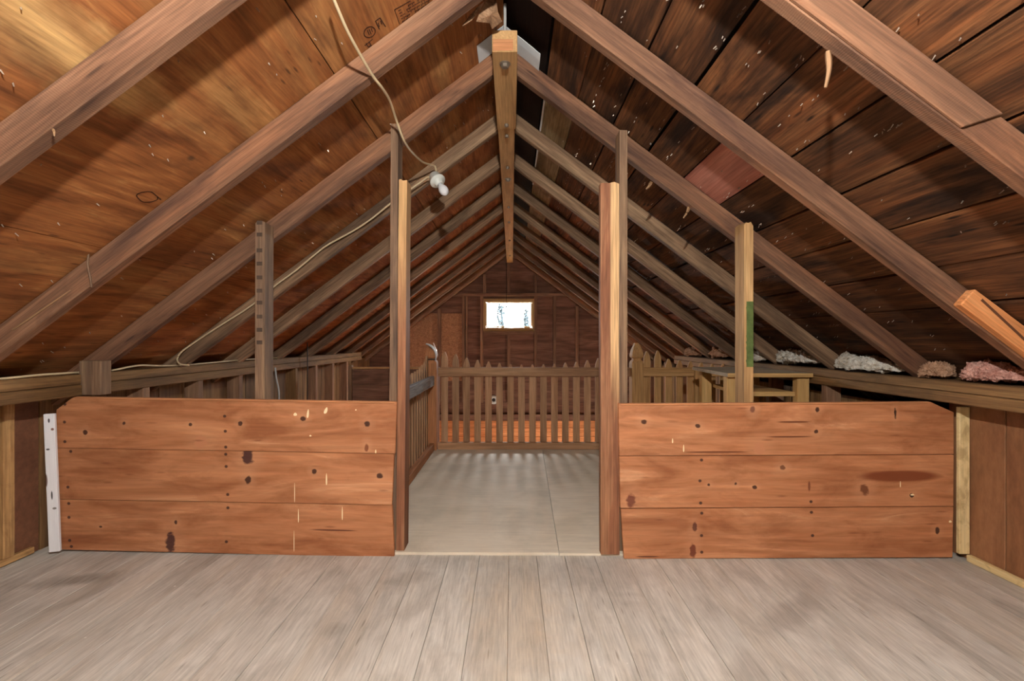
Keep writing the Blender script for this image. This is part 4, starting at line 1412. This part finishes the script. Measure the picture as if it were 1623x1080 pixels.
# porcelain fitting on the gable boards seen between pickets
pf0 = px(782.5, 634, Y_GABLE - 0.002)
fx = thing('wall_fitting', (pf0.x, Y_GABLE - 0.001, pf0.z), 'white round wall fitting with dark centre seen between fence pickets', 'fitting')
T = Matrix.Translation((pf0.x, Y_GABLE - 0.001, pf0.z)) @ Matrix.Rotation(math.pi / 2, 4, 'X')
bm = bmesh.new()
lathe(bm, [(0, 0), (0.068, 0), (0.070, 0.012), (0.060, 0.024), (0.034, 0.030), (0.030, 0.022), (0, 0.022)], T, 20)
world_mesh('fitting_body', bm, M['porcelain'], fx, (pf0.x, Y_GABLE, pf0.z), (1, 0, 0), (0, 0, 1), smooth=True)
bm = bmesh.new()
lathe(bm, [(0, 0.0225), (0.027, 0.0225), (0.024, 0.028), (0, 0.029)], T, 16)
world_mesh('fitting_centre', bm, M['iron'], fx, (pf0.x, Y_GABLE, pf0.z), (1, 0, 0), (0, 0, 1))


# ------------------------------------------------------------------ lamps that light the place
def bare_bulb(name, c, strength, label, drop):
    c = Vector(c)
    root = thing(name, c + Vector((0, 0, drop)), label, 'lamp')
    bm = bmesh.new()
    bmesh.ops.create_icosphere(bm, subdivisions=2, radius=0.032)
    bmesh.ops.translate(bm, vec=c, verts=bm.verts)
    world_mesh('glowing_bulb', bm, emitter(name + '_glow', strength), root, c, (1, 0, 0), (0, 1, 0), smooth=True)
    bm = bmesh.new()
    lathe(bm, [(0, 0.033), (0.016, 0.033), (0.020, 0.05), (0.020, 0.085), (0, 0.085)], Matrix.Translation(c), 12)
    world_mesh('lamp_holder', bm, M['porcelain'], root, c, (1, 0, 0), (0, 1, 0))
    bm = bmesh.new()
    tube(bm, [c + Vector((0, 0, 0.0855)), c + Vector((0, 0, drop))], 0.003, 6)
    world_mesh('lamp_cord', bm, M['cable'], root, c, (0, 0, 1), (1, 0, 0))


bare_bulb('pendant_lamp', (0.0, 0.02, CAMH + 0.765), LAMP, 'lit bare bulb hanging from the rafters above the open floor', ZA - CAMH - 0.765 - 0.03)
bare_bulb('stairwell_lamp', (0.55, 6.3, -1.25), STAIR, 'lit bare bulb in the stairwell below the attic', 0.6)

# ------------------------------------------------------------------ outside the window
gr = box('ground', -30, 30, Y_GABLE + 1, Y_GABLE + 60, -5.1, -5.0, M['snow'], None, axis=0, bev=0)
tag(gr, 'pale ground outside the gable window', kind='structure')


def tree(x, y, top, spread, label, seed):
    R = random.Random(seed)
    root = thing('tree', (x, y, -5.0), label, 'tree')
    bm = bmesh.new()
    tube(bm, [Vector((x, y, -5)), Vector((x + 0.1, y, top - 1.0)), Vector((x, y, top))], 0.1, 6, [0.16, 0.07, 0.02])
    world_mesh('trunk', bm, M['leaf'], root, (x, y, -5), (0, 0, 1), (1, 0, 0))
    bm = bmesh.new()
    for _ in range(420):
        zz = R.uniform(top - 3.4, top)
        rr = spread * (0.35 + 0.65 * (top - zz) / 3.4)
        a = R.uniform(0, 6.283)
        r = rr * R.random() ** 0.6
        c = Vector((x + r * math.cos(a), y + r * math.sin(a), zz))
        s = R.uniform(0.05, 0.12)
        u = Vector((R.gauss(0, 1), R.gauss(0, 1), R.gauss(0, 1))).normalized()
        v = u.orthogonal().normalized()
        bm.faces.new([bm.verts.new(c + q) for q in (-u * s, v * s * 0.5, u * s, -v * s * 0.5)])
    world_mesh('foliage', bm, M['leaf'], root, (x, y, top), (0, 0, 1), (1, 0, 0))['kind'] = 'stuff'


tree(-0.42, 18.0, 2.35, 0.36, 'leafy tree nearest the pull cord outside the gable window', 2)
tree(0.55, 18.5, 2.2, 0.26, 'smaller leafy tree beside the window frame outside the gable window', 4)
